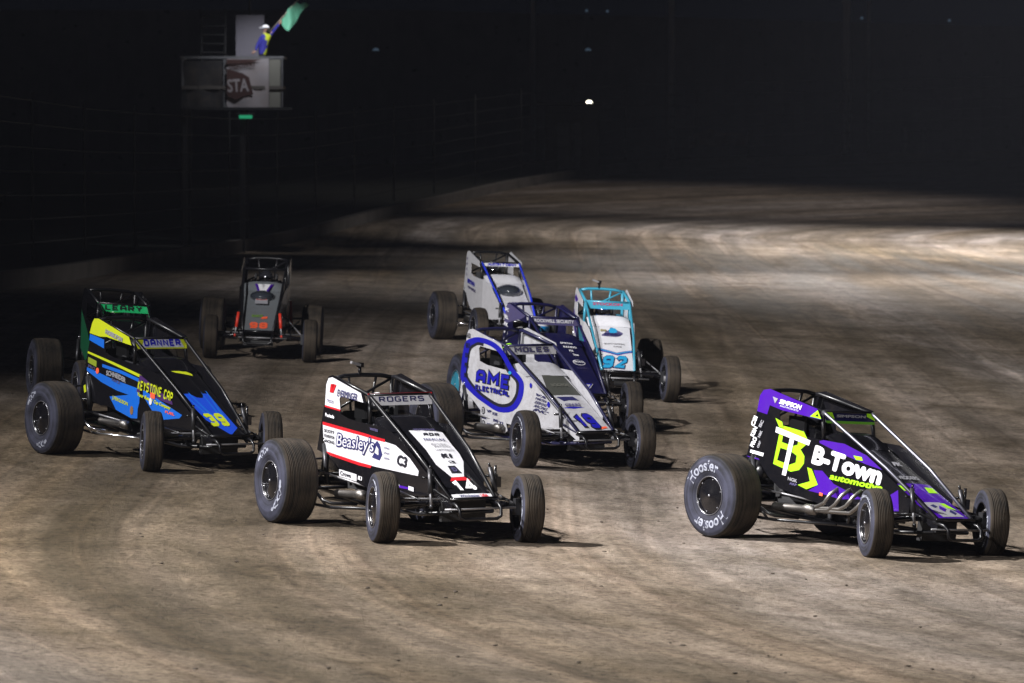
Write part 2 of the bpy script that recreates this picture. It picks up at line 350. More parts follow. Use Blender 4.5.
for (a, b_), (p, q) in zip(A, Bq):
    z = gz(a, b_); hh = .36
    vs += [(a-.04, b_, z-.4), (a, b_, z+hh), (p, q, z+hh), (p, q, z-.4)]
mb.add(vs, [(4*i+k, 4*i+(k+1) % 4, 4*i+4+(k+1) % 4, 4*i+4+k) for i in range(n-1) for k in range(4)], conc)
mb.build('concrete_wall')
# added near-black sheet outside the wall, its colour stands in for unlit ground
vm = mat('unlit_ground', (.018, .020, .012), .95, dirt=.6, scale=.4, dirtcol=(.03, .026, .018)); mv = MB(); ro = []
for dd in (.5, 4, 10, 22, 45, 80):
    ro.append([(p[0], p[1], gz(max(-100, min(140, p[0])), min(400, p[1]))+.14) for p in offs(WL, dd)])
mv.add([q for r in ro for q in r], [(k*n+i, k*n+i+1, (k+1)*n+i+1, (k+1)*n+i) for k in range(len(ro)-1) for i in range(n-1)], vm, True)
tag(mv.build('unlit_verge'), kind='structure')
o = bpy.data.objects['concrete_wall']; tag(o, 'low dusty concrete wall running round the outside of the track', 'wall')
cf = empty('catch_fence', Matrix.Translation((WL[0][0], WL[0][1], gz(*WL[0])))); tag(cf, 'dark steel catch fence with posts and cables above the low concrete wall', 'fence')
CF = offs(WL, .3); inv = cf.matrix_world.inverted(); cum = 0; posts = [CF[0]]
for i in range(1, len(CF)):
    cum += (Vector(CF[i])-Vector(CF[i-1])).length
    if cum > 8: posts.append(CF[i]); cum = 0
for p in posts:
    z = gz(*p)+.5; l = MB(); l.tube([inv@Vector((p[0], p[1], z)), inv@Vector((p[0], p[1], z+3.6))], .035, darkw, 6); l.build('post', cf)
l = MB()
for k in range(7):
    l.tube([inv@Vector((p[0], p[1], gz(*p)+.9+k*.5)) for p in posts], .012, darkw, 4)
l.build('cables', cf)
# tall dark boarded fence behind turn four: straight top edge
bf = empty('boundary_fence', Matrix.Translation((40, 268, 2.5))); tag(bf, 'tall dark sheet metal boundary fence standing far behind the turn', 'fence')
sheet = mat('dark_sheet_metal', (.20, .20, .26), .75, .0, dirt=.4, scale=.25, dirtcol=(.03, .03, .03))
inv = bf.matrix_world.inverted(); mb = MB(); vs = []; K = 420
for i in range(K+1):
    t = i/K; x = -95+t*215; y = 262+.03*(x) + (.03 if i % 2 else 0); top = 10.6-.027*max(x, -5)
    vs += [inv@Vector((x, y, 0)), inv@Vector((x, y, top))]
mb.add(vs, [(2*i, 2*i+2, 2*i+3, 2*i+1) for i in range(K)], sheet); mb.build('sheet_panel', bf)
mb = MB()
for i in range(6):
    x = -70+i*37; y = 261.6+.03*x; mb = MB(); mb.box(inv@Vector((x, y+.05, 5.2)), (.14, .14, 10.4-.054*max(x, -5)), sheet); mb.build('post', bf)
# distant light poles standing up beyond the fence
for (px, zb, wd, hgt, lab) in ((533, 258, .32, 16, 'leftmost thin light pole rising into the night sky behind the fence'), (671, 255, .42, 18, 'tall grey light pole standing behind the middle of the far turn'), (846, 250, .5, 20, 'tall light pole nearest the right side, pale against the night sky'), (868, 262, .2, 19, 'thin secondary pole just right of the tall right hand light pole')):
    X = (px-512)*zb/F_PX; lp = empty('light_pole', Matrix.Translation((X, zb, 2.6)))
    tag(lp, lab, 'light pole', 'light poles beyond the far turn'); mb = MB(); mb.tube([(0, 0, 0), (0, 0, hgt)], [wd/2, wd/3], mat('pale_pole', (.75, .75, .8), .6), 10); mb.build('pole', lp)
    mb = MB(); mb.box((0, 0, hgt), (2.4, .12, .12), galv)
    for k in (-1, 0, 1): mb.box((k*.9, -.15, hgt+.3), (.6, .35, .45), darkw)
    mb.build('lamp_bank', lp)
# small lamps
glow = mat('lamp_glow', (.9, .9, .8), .4, emit=(1, .95, .78), estr=7)
dimglow = mat('dim_lamp_glow', (.4, .5, .6), .4, emit=(.35, .55, .8), estr=.09)
def wall_lamp(px, py, Z, r, gm, lab):
    X = (px-512)*Z/F_PX; z = CAM_H+(144.6-py)*Z/F_PX
    o = empty('wall_lamp', Matrix.Translation((X, Z, z))); tag(o, lab, 'lamp')
    mb = MB(); mb.ell((0, 0, 0), (r, r, r*.8), gm, 14, 5, 0, 90); mb.build('lens', o)
    mb = MB(); mb.lathe([(.0, r*1.25), (-.04, r*1.2), (-.04, .01)], darkw, 14, 'z'); mb.tube([(0, .05, -.02), (0, .6, -.1)], .03, darkw); mb.build('bracket', o)
wall_lamp(589, 103, 214, .13, glow, 'small bright dome lamp glowing beside the pale shed')
wall_lamp(588, 51, 255, .16, dimglow, 'faint bluish lamp high on the dark fence above the bright one')
wall_lamp(376, 51, 255, .17, dimglow, 'faint lamp high in the dark to the right of the flag stand')
for px in (587, 608, 864, 952):
    X = (px-512)*258/F_PX; o = MB().ell((X, 260, 10.75-.027*X), (.07, .07, .07), dimglow, 8, 5).build('fence_light')
    tag(o, 'tiny dim light on the top edge of the far boundary fence', 'light', 'tiny lights along the fence top')
# pale shed beside the lamp
pale = mat('pale_board', (.13, .145, .18), .7); paler = mat('pale_banner', (.30, .25, .25), .8, dirt=.8, scale=2, dirtcol=(.12, .05, .04))
sh = empty('shed', Matrix.Translation((2.55, 224, 2.2))); tag(sh, 'small dark shed with pale double doors beyond the wall', 'shed')
mb = MB(); mb.box((.1, 1.3, 1.5), (2.4, 2.4, 3.6), darkw); mb.build('wall', sh)
mb = MB(); mb.box((0, 1.3, 3.42), (2.8, 2.8, .12), darkw); mb.build('roof', sh)
for x, wd in ((-.28, .52), (.30, .36)): mb = MB(); mb.box((x, .08, 1.55), (wd, .05, 2.0), pale); mb.build('door', sh)
bn = empty('advert_banner', Matrix.Translation((10.1, 246, 3.6))); tag(bn, 'faint pale banner hung on posts above the far wall', 'banner')
mb = MB()
pts = [(-1.5, .0), (-.9, .18), (-.3, .12), (.5, .2), (1.3, .1), (1.4, .62), (.9, .8), (.2, .75), (-.5, 1.0), (-1.3, .7)]
mb.add([(x, 0, z) for x, z in pts]+[(x, .03, z) for x, z in pts], [tuple(range(10)), tuple(range(10, 20))[::-1]]+[(i, (i+1) % 10, 10+(i+1) % 10, 10+i) for i in range(10)], paler); mb.build('cloth', bn)
for x in (-1.45, 1.35): mb = MB(); mb.tube([(x, .06, -1.2), (x, .06, .9)], .04, darkw); mb.build('post', bn)
for px in (905, 925):
    X = (px-512)*247/F_PX; o = MB().tube([(X, 248, 2.8), (X, 248, 4.5)], .13, galv, 8).tube([(X, 248, 4.5), (X, 248, 4.6)], .18, galv, 8).build('marker_post')
    tag(o, 'short grey post beyond the far wall, %s of the pair' % ('left' if px == 905 else 'right'), 'post', 'grey posts beyond the far wall')
# bleachers behind the wall at the left
bl = empty('grandstand', Matrix.Translation((-19, 170, .8))); tag(bl, 'dark empty bleachers rising behind the wall at the left', 'grandstand')
alu = mat('bleacher_plank', (.12, .12, .13), .6, .4)
for r in range(12):
    mb = MB(); mb.box((-r*.9, 0, 1.2+r*.55), (.3, 44, .06), alu); mb.box((-r*.9-.45, 0, .95+r*.55), (.5, 44, .05), alu); mb.build('seat_row', bl)
for y in range(-20, 21, 8):
    mb = MB(); mb.tube([(0, y, -.5), (0, y, 1.2)], .06, darkw).tube([(-10, y, -.5), (-10, y, 6.8)], .06, darkw).tube([(0, y, .9), (-10, y, 6.3)], .06, darkw); mb.build('frame', bl)
# ------------------------------------------------------------------ flag stand and flagman
fs_ = empty('flag_stand', Matrix.Translation((-8.2, 149, gz(-9.6, 149)))); tag(fs_, 'raised flag stand box with white banner skirt on dark legs behind the wall', 'flag stand')
g0 = gz(-9.6, 149); dz = lambda z: z-g0
deckm = mat('deck_board', (.10, .09, .08), .8); white_cl = mat('banner_white', (.36, .34, .36), .7, dirt=.5, scale=1.2, dirtcol=(.3, .22, .17)); greyp = mat('grey_panel', (.27, .26, .31), .6)
redk = mat('banner_maroon', (.055, .022, .018), .7)
mb = MB(); mb.box((0, 1.0, dz(5.48)), (2.95, 2.1, .1), deckm); mb.build('deck', fs_)
for x in (-1.4, .3):
    for y in (.05, 1.95): mb = MB(); mb.box((x, y, dz(5.45)/2-.2), (.14, .14, dz(5.45)+.4), darkw); mb.build('leg', fs_)
mb = MB(); mb.box((.0, .02, dz(6.36)), (3.0, .09, .07), galv); mb.box((1.48, 1, dz(6.36)), (.07, 2, .07), galv); mb.box((-1.48, 1, dz(6.36)), (.07, 2, .07), galv)
mb.box((.2, -.06, dz(4.86)), (3.1, .2, .08), darkw)
for x in (-1.45, -.22, 1.45): mb.box((x, .02, dz(5.6)), (.07, .07, 1.5), galv)
mb.build('railing', fs_)
def wavy(x0, x1, z0, z1, y, m, name, n=16):
    mb = MB(); vs = []
    for i in range(n+1):
        for k in range(5):
            t = i/n; q = k/4; vs.append((x0+(x1-x0)*t, y+.025*math.sin(t*9+q*3)*math.sin(q*math.pi+.4), z0+(z1-z0)*q))
    mb.add(vs, [(i*5+k, i*5+5+k, i*5+6+k, i*5+1+k) for i in range(n) for k in range(4)], m, True); return mb.build(name, fs_)
b1 = wavy(-.16, 1.08, dz(4.9), dz(6.32), -.05, white_cl, 'banner')
b2 = wavy(-1.42, -.28, dz(4.9), dz(6.25), -.03, mat('shaded_banner', (.02, .02, .022), .8, dirt=.6, scale=3), 'banner')  # left part of the banner, missing lamp light put into its dark colour
mb = MB(); mb.box((1.27, .0, dz(5.6)), (.36, .03, 1.4), mat('olive_grey_panel', (.22, .22, .19), .7)); mb.build('end_panel', fs_)
def FS(u, v, o): return (u, -.085-o, dz(v))
mb = MB(); shape(mb, FS, [(-.15, 5.25), (.1, 5.12), (.35, 5.22), (.62, 5.28), (.5, 5.78), (.3, 5.9), (-.15, 6.02)], redk, 1); shape(mb, FS, [(-.15, 6.3), (.85, 6.3), (.5, 6.2), (-.15, 6.16)], redk, 1)
text(mb, FS, 'STA', (-.13, 5.33), (.5, 5.36), (-.15, 5.72), white_cl, 3, .03); text(mb, FS, 'SPEEDWAY', (-.1, 5.98), (.7, 6.1), (-.1, 6.12), redk, 3, .02)
mb.build('lettering', b1)
mb = MB(); mb.box((.43, 1.9, dz(6.95)), (.84, .06, 1.4), greyp); mb.build('back_board', fs_)
mb = MB()
for k in range(9): mb.box((-.65, 1.6+.02*k, dz(5.5+k*.26)), (.75, .2, .04), darkw)
mb.tube([(-1.0, 1.6, dz(5.4)), (-1.0, 1.8, dz(7.8))], .04, darkw).tube([(-.3, 1.6, dz(5.4)), (-.3, 1.8, dz(7.8))], .04, darkw); mb.build('steps', fs_)
greenl = mat('green_signal', (.05, .5, .25), .4, emit=(.03, .55, .25), estr=.35)
o = MB().box((-7.8, 148.9, 4.62), (.38, .12, .1), greenl).box((-7.8, 148.95, 4.7), (.5, .2, .08), darkw).build('signal_light'); tag(o, 'small green signal light glowing under the flag stand', 'signal light')
fl = empty('flood_lamp', Matrix.Translation((-7.1, 148.3, 8.95))); tag(fl, 'lit lamp on an arm just above the flagman', 'lamp')
mb = MB(); mb.lathe([(0, .17), (.1, .13), (.16, .04)], darkw, 14, 'z'); mb.tube([(0, 0, .12), (0, 1.0, .3), (-.7, 2.9, .1), (-.7, 2.9, -2.3)], .035, darkw); mb.build('shade', fl)
MB().ell((0, 0, -.01), (.13, .13, .05), mat('lamp_face', (.9, .9, .9), .4, emit=(.8, .85, 1), estr=3), 12, 5, -90, 0).build('lamp_face', fl)
spot('stand_lamp', (-7.0, 147.6, 8.9), (-7.3, 149.1, 6.4), 400, 84, .9, .12, (.93, .94, 1))
def skin_body(name, V, E_, R, m, root=0, sub=1):
    me = bpy.data.meshes.new(name); me.from_pydata(V, E_, []); o = bpy.data.objects.new(name, me); C.objects.link(o)
    sk = o.modifiers.new('s', 'SKIN'); sk.use_smooth_shade = True
    for i, v in enumerate(me.skin_vertices[0].data): v.radius = R[i]; v.use_root = (i == root)
    ss = o.modifiers.new('u', 'SUBSURF'); ss.levels = sub; ss.render_levels = sub
    bpy.context.view_layer.update(); ev = o.evaluated_get(bpy.context.evaluated_depsgraph_get())
    nm = bpy.data.meshes.new_from_object(ev); bpy.data.objects.remove(o); nm.name = name
    nm.materials.clear(); nm.materials.append(m); nm.polygons.foreach_set('use_smooth', [True]*len(nm.polygons)); return nm
def hand(mb, c, d, up, m, curl=.6, s=1.0, side=1):
    d = Vector(d).normalized(); up = Vector(up); up = (up-up.dot(d)*d).normalized(); sd = d.cross(up)*side; c = Vector(c)
    mb.tube([c, c+d*.05*s, c+d*.09*s], [.03*s, .038*s, .034*s], m, 8)
    for k, ln in enumerate((.068, .078, .073, .058)):
        b0 = c+d*.085*s+sd*(.03-.02*k)*s; dd = (d*(1-curl)-up*curl).normalized()
        mb.tube([b0, b0+d*ln*.4*s, b0+d*ln*.4*s+dd*ln*.35*s, b0+d*ln*.2*s+dd*ln*.75*s-up*curl*.01], [.0105*s, .010*s, .009*s, .007*s], m, 6)
    t0 = c+d*.03*s+sd*.03*s; mb.tube([t0, t0+sd*.03*s+d*.025*s, t0+sd*.02*s+d*.06*s-up*.02*s], [.013*s, .012*s, .009*s], m, 6)
# flagman: leaning on the rail, facing left, one arm raised with the flag
fm = empty('person', Matrix.Translation((-7.3, 149.5, 5.53))); tag(fm, 'flagman in blue and yellow shirt and white cap leaning out with one arm raised', 'person')
skinm = mat('skin', (.45, .27, .20), .55); navy = mat('shirt_blue', (.03, .03, .32), .8); trous = mat('dark_trousers', (.02, .02, .03), .85); yel = mat('vest_yellow', (.52, .60, .015), .75)
V = [(0, 0, .95), (.0, 0, 1.12), (.03, 0, 1.32), (.09, 0, 1.47), (.11, 0, 1.56), (.10, -.01, 1.68), (-.02, -.02, 1.42), (-.15, -.08, 1.2), (-.2, -.2, 1.02), (.2, .02, 1.46), (.33, -.03, 1.62), (.50, -.06, 1.82), (-.02, -.1, .9), (-.04, -.1, .5), (-.03, -.1, .08), (.05, -.12, .04), (.03, .1, .9), (.06, .12, .5), (.06, .12, .08), (.14, .12, .04)]
V = [(x-.03, y, z) for x, y, z in V]
E_ = [(0, 1), (1, 2), (2, 3), (3, 4), (4, 5), (3, 6), (6, 7), (7, 8), (3, 9), (9, 10), (10, 11), (0, 12), (12, 13), (13, 14), (14, 15), (0, 16), (16, 17), (17, 18), (18, 19)]
R = [(.16, .12), (.15, .115), (.17, .12), (.10, .09), (.055, .055), (.085, .10), (.075, .07), (.05, .05), (.035, .035), (.075, .07), (.05, .05), (.035, .035), (.09, .09), (.06, .06), (.045, .045), (.04, .03), (.09, .09), (.06, .06), (.045, .045), (.04, .03)]
me = skin_body('body', V, E_, R, navy); me.materials.append(skinm); me.materials.append(trous); me.materials.append(yel)
for p in me.polygons:
    c = p.center
    if c.z > 1.55 and c.x < .25: p.material_index = 1
    elif c.z < .95: p.material_index = 2
    elif c.x > .0+.12*math.sin((c.z-.95)*5.5) and c.z < 1.56 and c.x < .2: p.material_index = 3
linkmesh('body', me, fm)
mb = MB(); mb.ell((.06, -.01, 1.71), (.115, .10, .09), mat('cap_white', (.85, .85, .88), .7), 16, 6, 0, 90); mb.box((-.07, -.01, 1.715), (.12, .14, .015), mat('cap_white', (.8,)*3)); mb.build('cap', fm)
mb = MB(); mb.ell((-.015, -.01, 1.63), (.02, .015, .02), skinm, 8, 6); 
for s in (-1, 1): mb.ell((-.0, -.01+s*.035, 1.665), (.012, .012, .008), darkw, 8, 6); mb.ell((.08, -.01+s*.095, 1.65), (.02, .01, .03), skinm, 8, 6)
mb.box((-.005, -.01, 1.59), (.01, .045, .01), mat('lips', (.3, .1, .09), .6)); mb.build('face', fm)
mb = MB(); mb.tube([(.12, -.01, 1.55), (.14, -.01, 1.62), (.15, -.01, 1.68)], .075, mat('hair_dark', (.02, .015, .01), .9), 10); mb.build('hair', fm)
mb = MB(); hand(mb, (.46, -.06, 1.81), (.6, 0, .8), (.8, 0, -.6), skinm, .8); mb.build('hand', fm); mb = MB(); hand(mb, (-.23, -.2, 1.02), (-.5, -.6, -.3), (0, 0, 1), skinm, .5); mb.build('hand', fm)
ff = empty('flag', Matrix.Translation((-6.98, 149.42, 7.28))); tag(ff, 'green flag waved on a stick in the flagman\'s raised hand', 'flag')
mb = MB(); mb.tube([(-.1, 0, -.12), (.78, .02, .88)], .011, mat('flag_stick', (.5, .45, .35), .6), 8); mb.build('stick', ff)
gcl = mat('flag_green', (.15, .50, .32), .6); mb = MB(); vs = []
nn = 12
for i in range(nn+1):
    for k in range(nn+1):
        a = i/nn; q = k/nn
        bx = .12+.52*a; bz = .13+.58*a; wx = .30*q+.06*a*q; wz = -.38*q+.22*q*a+.10*q*math.sin(q*2)
        yy = .07*math.sin(a*8+q*5)*(.3+q); vs.append((bx+wx+.03*math.sin(a*7), .02+yy, bz+wz+.03*math.sin(q*7+a*3)))
mb.add(vs, [(i*(nn+1)+k, (i+1)*(nn+1)+k, (i+1)*(nn+1)+k+1, i*(nn+1)+k+1) for i in range(nn) for k in range(nn)], gcl, True); mb.build('cloth', ff)

# dusty night air
hz = MB().box((20, 150, 12.5), (420, 420, 37), None); 
hm = bpy.data.materials.new('dusty_air'); hm.use_nodes = True; hn = hm.node_tree; hn.nodes.remove(hn.nodes['Principled BSDF'])
pv = hn.nodes.new('ShaderNodeVolumePrincipled'); pv.inputs['Color'].default_value = (.78, .82, 1, 1); pv.inputs['Density'].default_value = HAZE; pv.inputs['Anisotropy'].default_value = .2
hn.links.new(pv.outputs[0], hn.nodes['Material Output'].inputs['Volume'])
hz.mats = [hm]; ho_ = hz.build('haze'); tag(ho_, 'thin dusty night air over the track', 'haze', kind='stuff')
# ------------------------------------------------------------------ race cars
BLK = mat('black_gloss', (.005, .005, .007), .22, 0, dirt=.04, coat=.3)
TUBE = mat('black_tube', (.006, .006, .008), .35, 0, coat=.15)
CHR = mat('chrome_tube', (.75, .75, .78), .18, 1)
STEEL = mat('exhaust_steel', (.24, .23, .22), .4, 1, dirt=.35, scale=6)
ALU = mat('cast_aluminium', (.33, .33, .35), .45, .7, dirt=.5)
DKM = mat('dark_metal', (.05, .05, .055), .4, .6)
WHT = mat('white_panel', (.64, .64, .68), .35, 0, dirt=.20, coat=.3)
WHTD = mat('white_panel_muddy', (.50, .50, .53), .4, 0, dirt=.42, coat=.2)
INK = mat('ink_black', (.012, .012, .02), .5); INKB = mat('ink_blue_black', (.02, .02, .10), .5)
RED = mat('stripe_red', (.50, .012, .02), .4); PUR = mat('purple_vinyl', (.055, .004, .30), .35, 0, dirt=.08, coat=.3)
FLU = mat("fluorescent_green", (.34, .72, .012), .4); LWH = mat('letter_white', (.80, .80, .84), .4)
BLU = mat('royal_blue', (.010, .010, .36), .35, 0, dirt=.1); SKY = mat('sky_blue', (.008, .14, .66), .35, 0, dirt=.1); YEL = mat('yellow_vinyl', (.56, .64, .015), .4, 0, dirt=.1)
TEAL = mat('teal_paint', (.035, .25, .36), .3, 0, dirt=.1, coat=.5); TEALD = mat('teal_letter', (.02, .30, .55), .4); ORG = mat('orange_vinyl', (.95, .13, .05), .45)
NAVY = mat('navy_panel', (.006, .006, .05), .35, 0, dirt=.12, coat=.3); LAV = mat('lavender_grey', (.09, .08, .19), .35, 0, dirt=.25)
GRY = mat('grey_panel_body', (.14, .155, .17), .4, 0, dirt=.3); GRN = mat('green_vinyl', (.02, .62, .20), .4); DGRN = mat('dark_green_panel', (.01, .12, .05), .4)
SIL = mat('silver_vinyl', (.42, .42, .46), .35, .3); SCRN = mat('radiator_mesh', (.07, .075, .065), .6, .3, dirt=.3, scale=30); GLS = mat('smoked_scoop', (.03, .035, .045), .12, 0, coat=.8)
BTUBE = mat('blue_tube', (.02, .045, .62), .3, 0, coat=.5)
FIRE = mat('firesuit_grey', (.12, .12, .14), .85)
def tyre_mats():
    for nm, base, hi in (('tyre_tread', (.007, .0058, .0045), (.046, .035, .025)), ('tyre_sidewall', (.009, .009, .013), (.046, .048, .076))):
        m = bpy.data.materials.new(nm); m.use_nodes = True; nt = m.node_tree; L = nt.links.new; b = nt.nodes['Principled BSDF']
        tc = nt.nodes.new('ShaderNodeTexCoord'); sp = nt.nodes.new('ShaderNodeSeparateXYZ'); L(tc.outputs['Object'], sp.inputs[0])
        cb = nt.nodes.new('ShaderNodeCombineXYZ')
        rd = nt.nodes.new('ShaderNodeVectorMath'); rd.operation = 'LENGTH'; c2 = nt.nodes.new('ShaderNodeCombineXYZ'); L(sp.outputs[0], c2.inputs[0]); L(sp.outputs[2], c2.inputs[2]); L(c2.outputs[0], rd.inputs[0])
        L(rd.outputs['Value'], cb.inputs[0]); L(sp.outputs[1], cb.inputs[1])
        n = nt.nodes.new('ShaderNodeTexNoise'); n.inputs['Scale'].default_value = 38; n.inputs['Detail'].default_value = 3; L(cb.outputs[0], n.inputs['Vector'])   # smeared round the tyre
        n2 = nt.nodes.new('ShaderNodeTexNoise'); n2.inputs['Scale'].default_value = 5; n2.inputs['Detail'].default_value = 5; L(tc.outputs['Object'], n2.inputs['Vector'])
        ad = nt.nodes.new('ShaderNodeMath'); ad.operation = 'ADD'; L(n.outputs['Fac'], ad.inputs[0]); L(n2.outputs['Fac'], ad.inputs[1])
        r = nt.nodes.new('ShaderNodeMapRange'); r.inputs[1].default_value = .75; r.inputs[2].default_value = 1.2; L(ad.outputs[0], r.inputs[0])
        mx = nt.nodes.new('ShaderNodeMix'); mx.data_type = 'RGBA'; mx.inputs[6].default_value = (*base, 1); mx.inputs[7].default_value = (*hi, 1); L(r.outputs[0], mx.inputs[0]); L(mx.outputs[2], b.inputs['Base Color'])
        b.inputs['Roughness'].default_value = .8; b.inputs['Specular IOR Level'].default_value = .3; MATS[nm] = m
    return MATS['tyre_tread'], MATS['tyre_sidewall']
TREAD, SIDEW = tyre_mats()
WLET = mat('tyre_letter', (.36, .38, .46), .6, dirt=.9, scale=12, dirtcol=(.06, .06, .08))
def half(r, R, w): return w/2*(.84+.16*math.sin(math.pi*max(0, min(1, (r-.19)/(R-.21)))))
def tyre_mesh(R, w, ribs):
    mb = MB(); prof = []; rs = [.19, .205, .23, .26]+list(np.linspace(.28, R-.035, 6)); sw = half(R-.035, R, w)
    L_ = [(-half(r, R, w), r) for r in rs]; sh = [(-sw+.004, R-.022), (-sw+.012, R-.012), (-sw+.026, R-.006)]
    tr = []; W_ = 2*(sw-.03)
    for i in range(ribs):
        a = -W_/2+W_*i/ribs; b_ = -W_/2+W_*(i+1)/ribs; cr = .008*(1-((a+b_)/W_)**2)
        g = .0055; tr += [(a+.002, R-.006+cr-g if i else R-.006), (a+.004, R-.006+cr), (b_-.004, R-.006+cr), (b_-.002, R-.006+cr-g if i < ribs-1 else R-.006)]
    prof = L_+sh+tr+[(-a, r) for a, r in reversed(sh)]+[(-a, r) for a, r in reversed(L_)]
    mb.lathe(prof, TREAD, 64, mfun=lambda p, q: TREAD if min(p[1], q[1]) > R-.026 else SIDEW)
    return mb.mesh('tyre')
TY = dict(RR=(.42, .40, 17), LR=(.395, .34, 14), FR=(.34, .225, 9), FL=(.335, .225, 9))
TM = {k: tyre_mesh(*v) for k, v in TY.items()}
def rim_mesh(k, disc, cover):
    R, w, _ = TY[k]; mb = MB(); s = -1 if k[1] == 'R' else 1; h = w/2*.84
    ring = mat('rim_ring', (.30, .30, .33), .3, .8, dirt=.3)
    mb.lathe([(-h, .196), (-h-.006, .199), (-h-.008, .19), (-h+.02, .183), (-h+.05, .17), (0, .165), (h-.05, .17), (h-.02, .183), (h+.008, .19), (h+.006, .199), (h, .196)], disc, 40)
    mb.tube([(.193*math.cos(a), s*(h+.009), .193*math.sin(a)) for a in [2*math.pi*i/40 for i in range(40)]], .0045, ring, 6, closed=True)
    if cover:
        y = s*(h-.012); mb.lathe([(y, .184), (y+s*.01, .15), (y+s*.014, .06), (y+s*.02, .05), (y+s*.022, .001)], disc, 36)
        for i in range(6):
            a = i*math.pi/3+.3; mb.ell((.165*math.cos(a), y+s*.012, .165*math.sin(a)), (.008, .006, .008), ring, 8, 5)
        mb.ell((0, y+s*.022, 0), (.016, .012, .016), ring, 8, 5)
    else:
        mb.lathe([(s*.03, .17), (s*.045, .10), (s*.03, .06), (s*-.03, .055), (s*-.05, .001)], disc, 30)
        for i in range(5):
            a = i*2*math.pi/5; mb.tube([(.06*math.cos(a), -s*.01, .06*math.sin(a)), (.16*math.cos(a), s*.0, .16*math.sin(a))], .018, ALU, 6)
    # inner side hub and brake disc
    mb.lathe([(-s*.05, .13), (-s*.058, .13), (-s*.058, .05), (-s*.10, .045), (-s*.10, .001)], ALU, 28); mb.lathe([(-s*.05, .13), (-s*.05, .02)], ALU, 28)
    mb.box((.07, -s*.075, .09), (.09, .06, .05), BLK)
    return mb.mesh('wheel')
_rims = {}
def wheel(root, k, x, y, z, steer, disc, letters=None, spin=0.):
    R, w, _ = TY[k]; cover = k in ('RR', 'FR', 'LR', 'FL'); key = (k, disc.name)
    if key not in _rims: _rims[key] = rim_mesh(k, disc, cover)
    M = Matrix.Translation((x, y, z+R-.012))@Matrix.Rotation(steer, 4, 'Z')
    wo = linkmesh('wheel', _rims[key], root, M); linkmesh('tyre', TM[k], wo)
    s = -1 if k[1] == 'R' else 1
    if letters:
        mb = MB()
        for face in ((s,) if k != 'FL' else (-1, 1)):
            rm = .5*(.235+R-.045); hh = (R-.06-.245)/2
            for a0, txt in letters:
                vs, fs = text_raw(txt, .02, 0); x0 = min(v[0] for v in vs); x1 = max(v[0] for v in vs); y0 = min(v[1] for v in vs); y1 = max(v[1] for v in vs)
                if not txt.isalpha():      # worn white marking smeared round the sidewall
                    n_ = 18; q = []
                    for i in range(n_+1):
                        an = a0-float(txt)/2+float(txt)*i/n_; wv = hh*(.5+.35*math.sin(i*1.7)*math.sin(i*.6))*math.sin(math.pi*(i+.4)/(n_+.8))**.5
                        for r in (rm-wv, rm+wv): q.append((r*math.cos(an), face*(half(r, R, w)+.002), r*math.sin(an)))
                    mb.add(q, [(2*i, 2*i+1, 2*i+3, 2*i+2) for i in range(n_)], WLET); continue
                span = len(txt)*.235; out = []
                for a, b in vs:
                    t = (a-x0)/(x1-x0)-.5; r = rm+((b-y0)/(y1-y0)-.5)*2*hh
                    an = a0-t*span*(-face if face > 0 else 1); 
                    out.append((r*math.cos(an), face*(half(r, R, w)+.002), r*math.sin(an)))
                mb.add(out, fs, WLET)
        mb.build('sidewall_lettering', wo)
    return wo
# driver: seated body, gloves, helmet
DV = [(.12, 0, .50), (.17, 0, .70), (.21, 0, .86), (.23, 0, .97), (.25, 0, 1.04), (.28, 0, 1.15), (.24, -.17, .94), (.42, -.25, .76), (.66, -.16, .88), (.24, .17, .94), (.42, .25, .76), (.66, .16, .88), (.2, -.1, .48), (.75, -.14, .62), (1.15, -.11, .42), (1.28, -.11, .48), (.2, .1, .48), (.75, .14, .62), (1.15, .11, .42), (1.28, .11, .48)]
DE = [(0, 1), (1, 2), (2, 3), (3, 4), (4, 5), (3, 6), (6, 7), (7, 8), (3, 9), (9, 10), (10, 11), (0, 12), (12, 13), (13, 14), (14, 15), (0, 16), (16, 17), (17, 18), (18, 19)]
DR = [(.16, .11), (.16, .11), (.19, .11), (.1, .08), (.06, .06), (.085, .09), (.07, .07), (.055, .055), (.04, .04), (.07, .07), (.055, .055), (.04, .04), (.09, .09), (.07, .07), (.05, .05), (.04, .03), (.09, .09), (.07, .07), (.05, .05), (.04, .03)]
_drv = {}
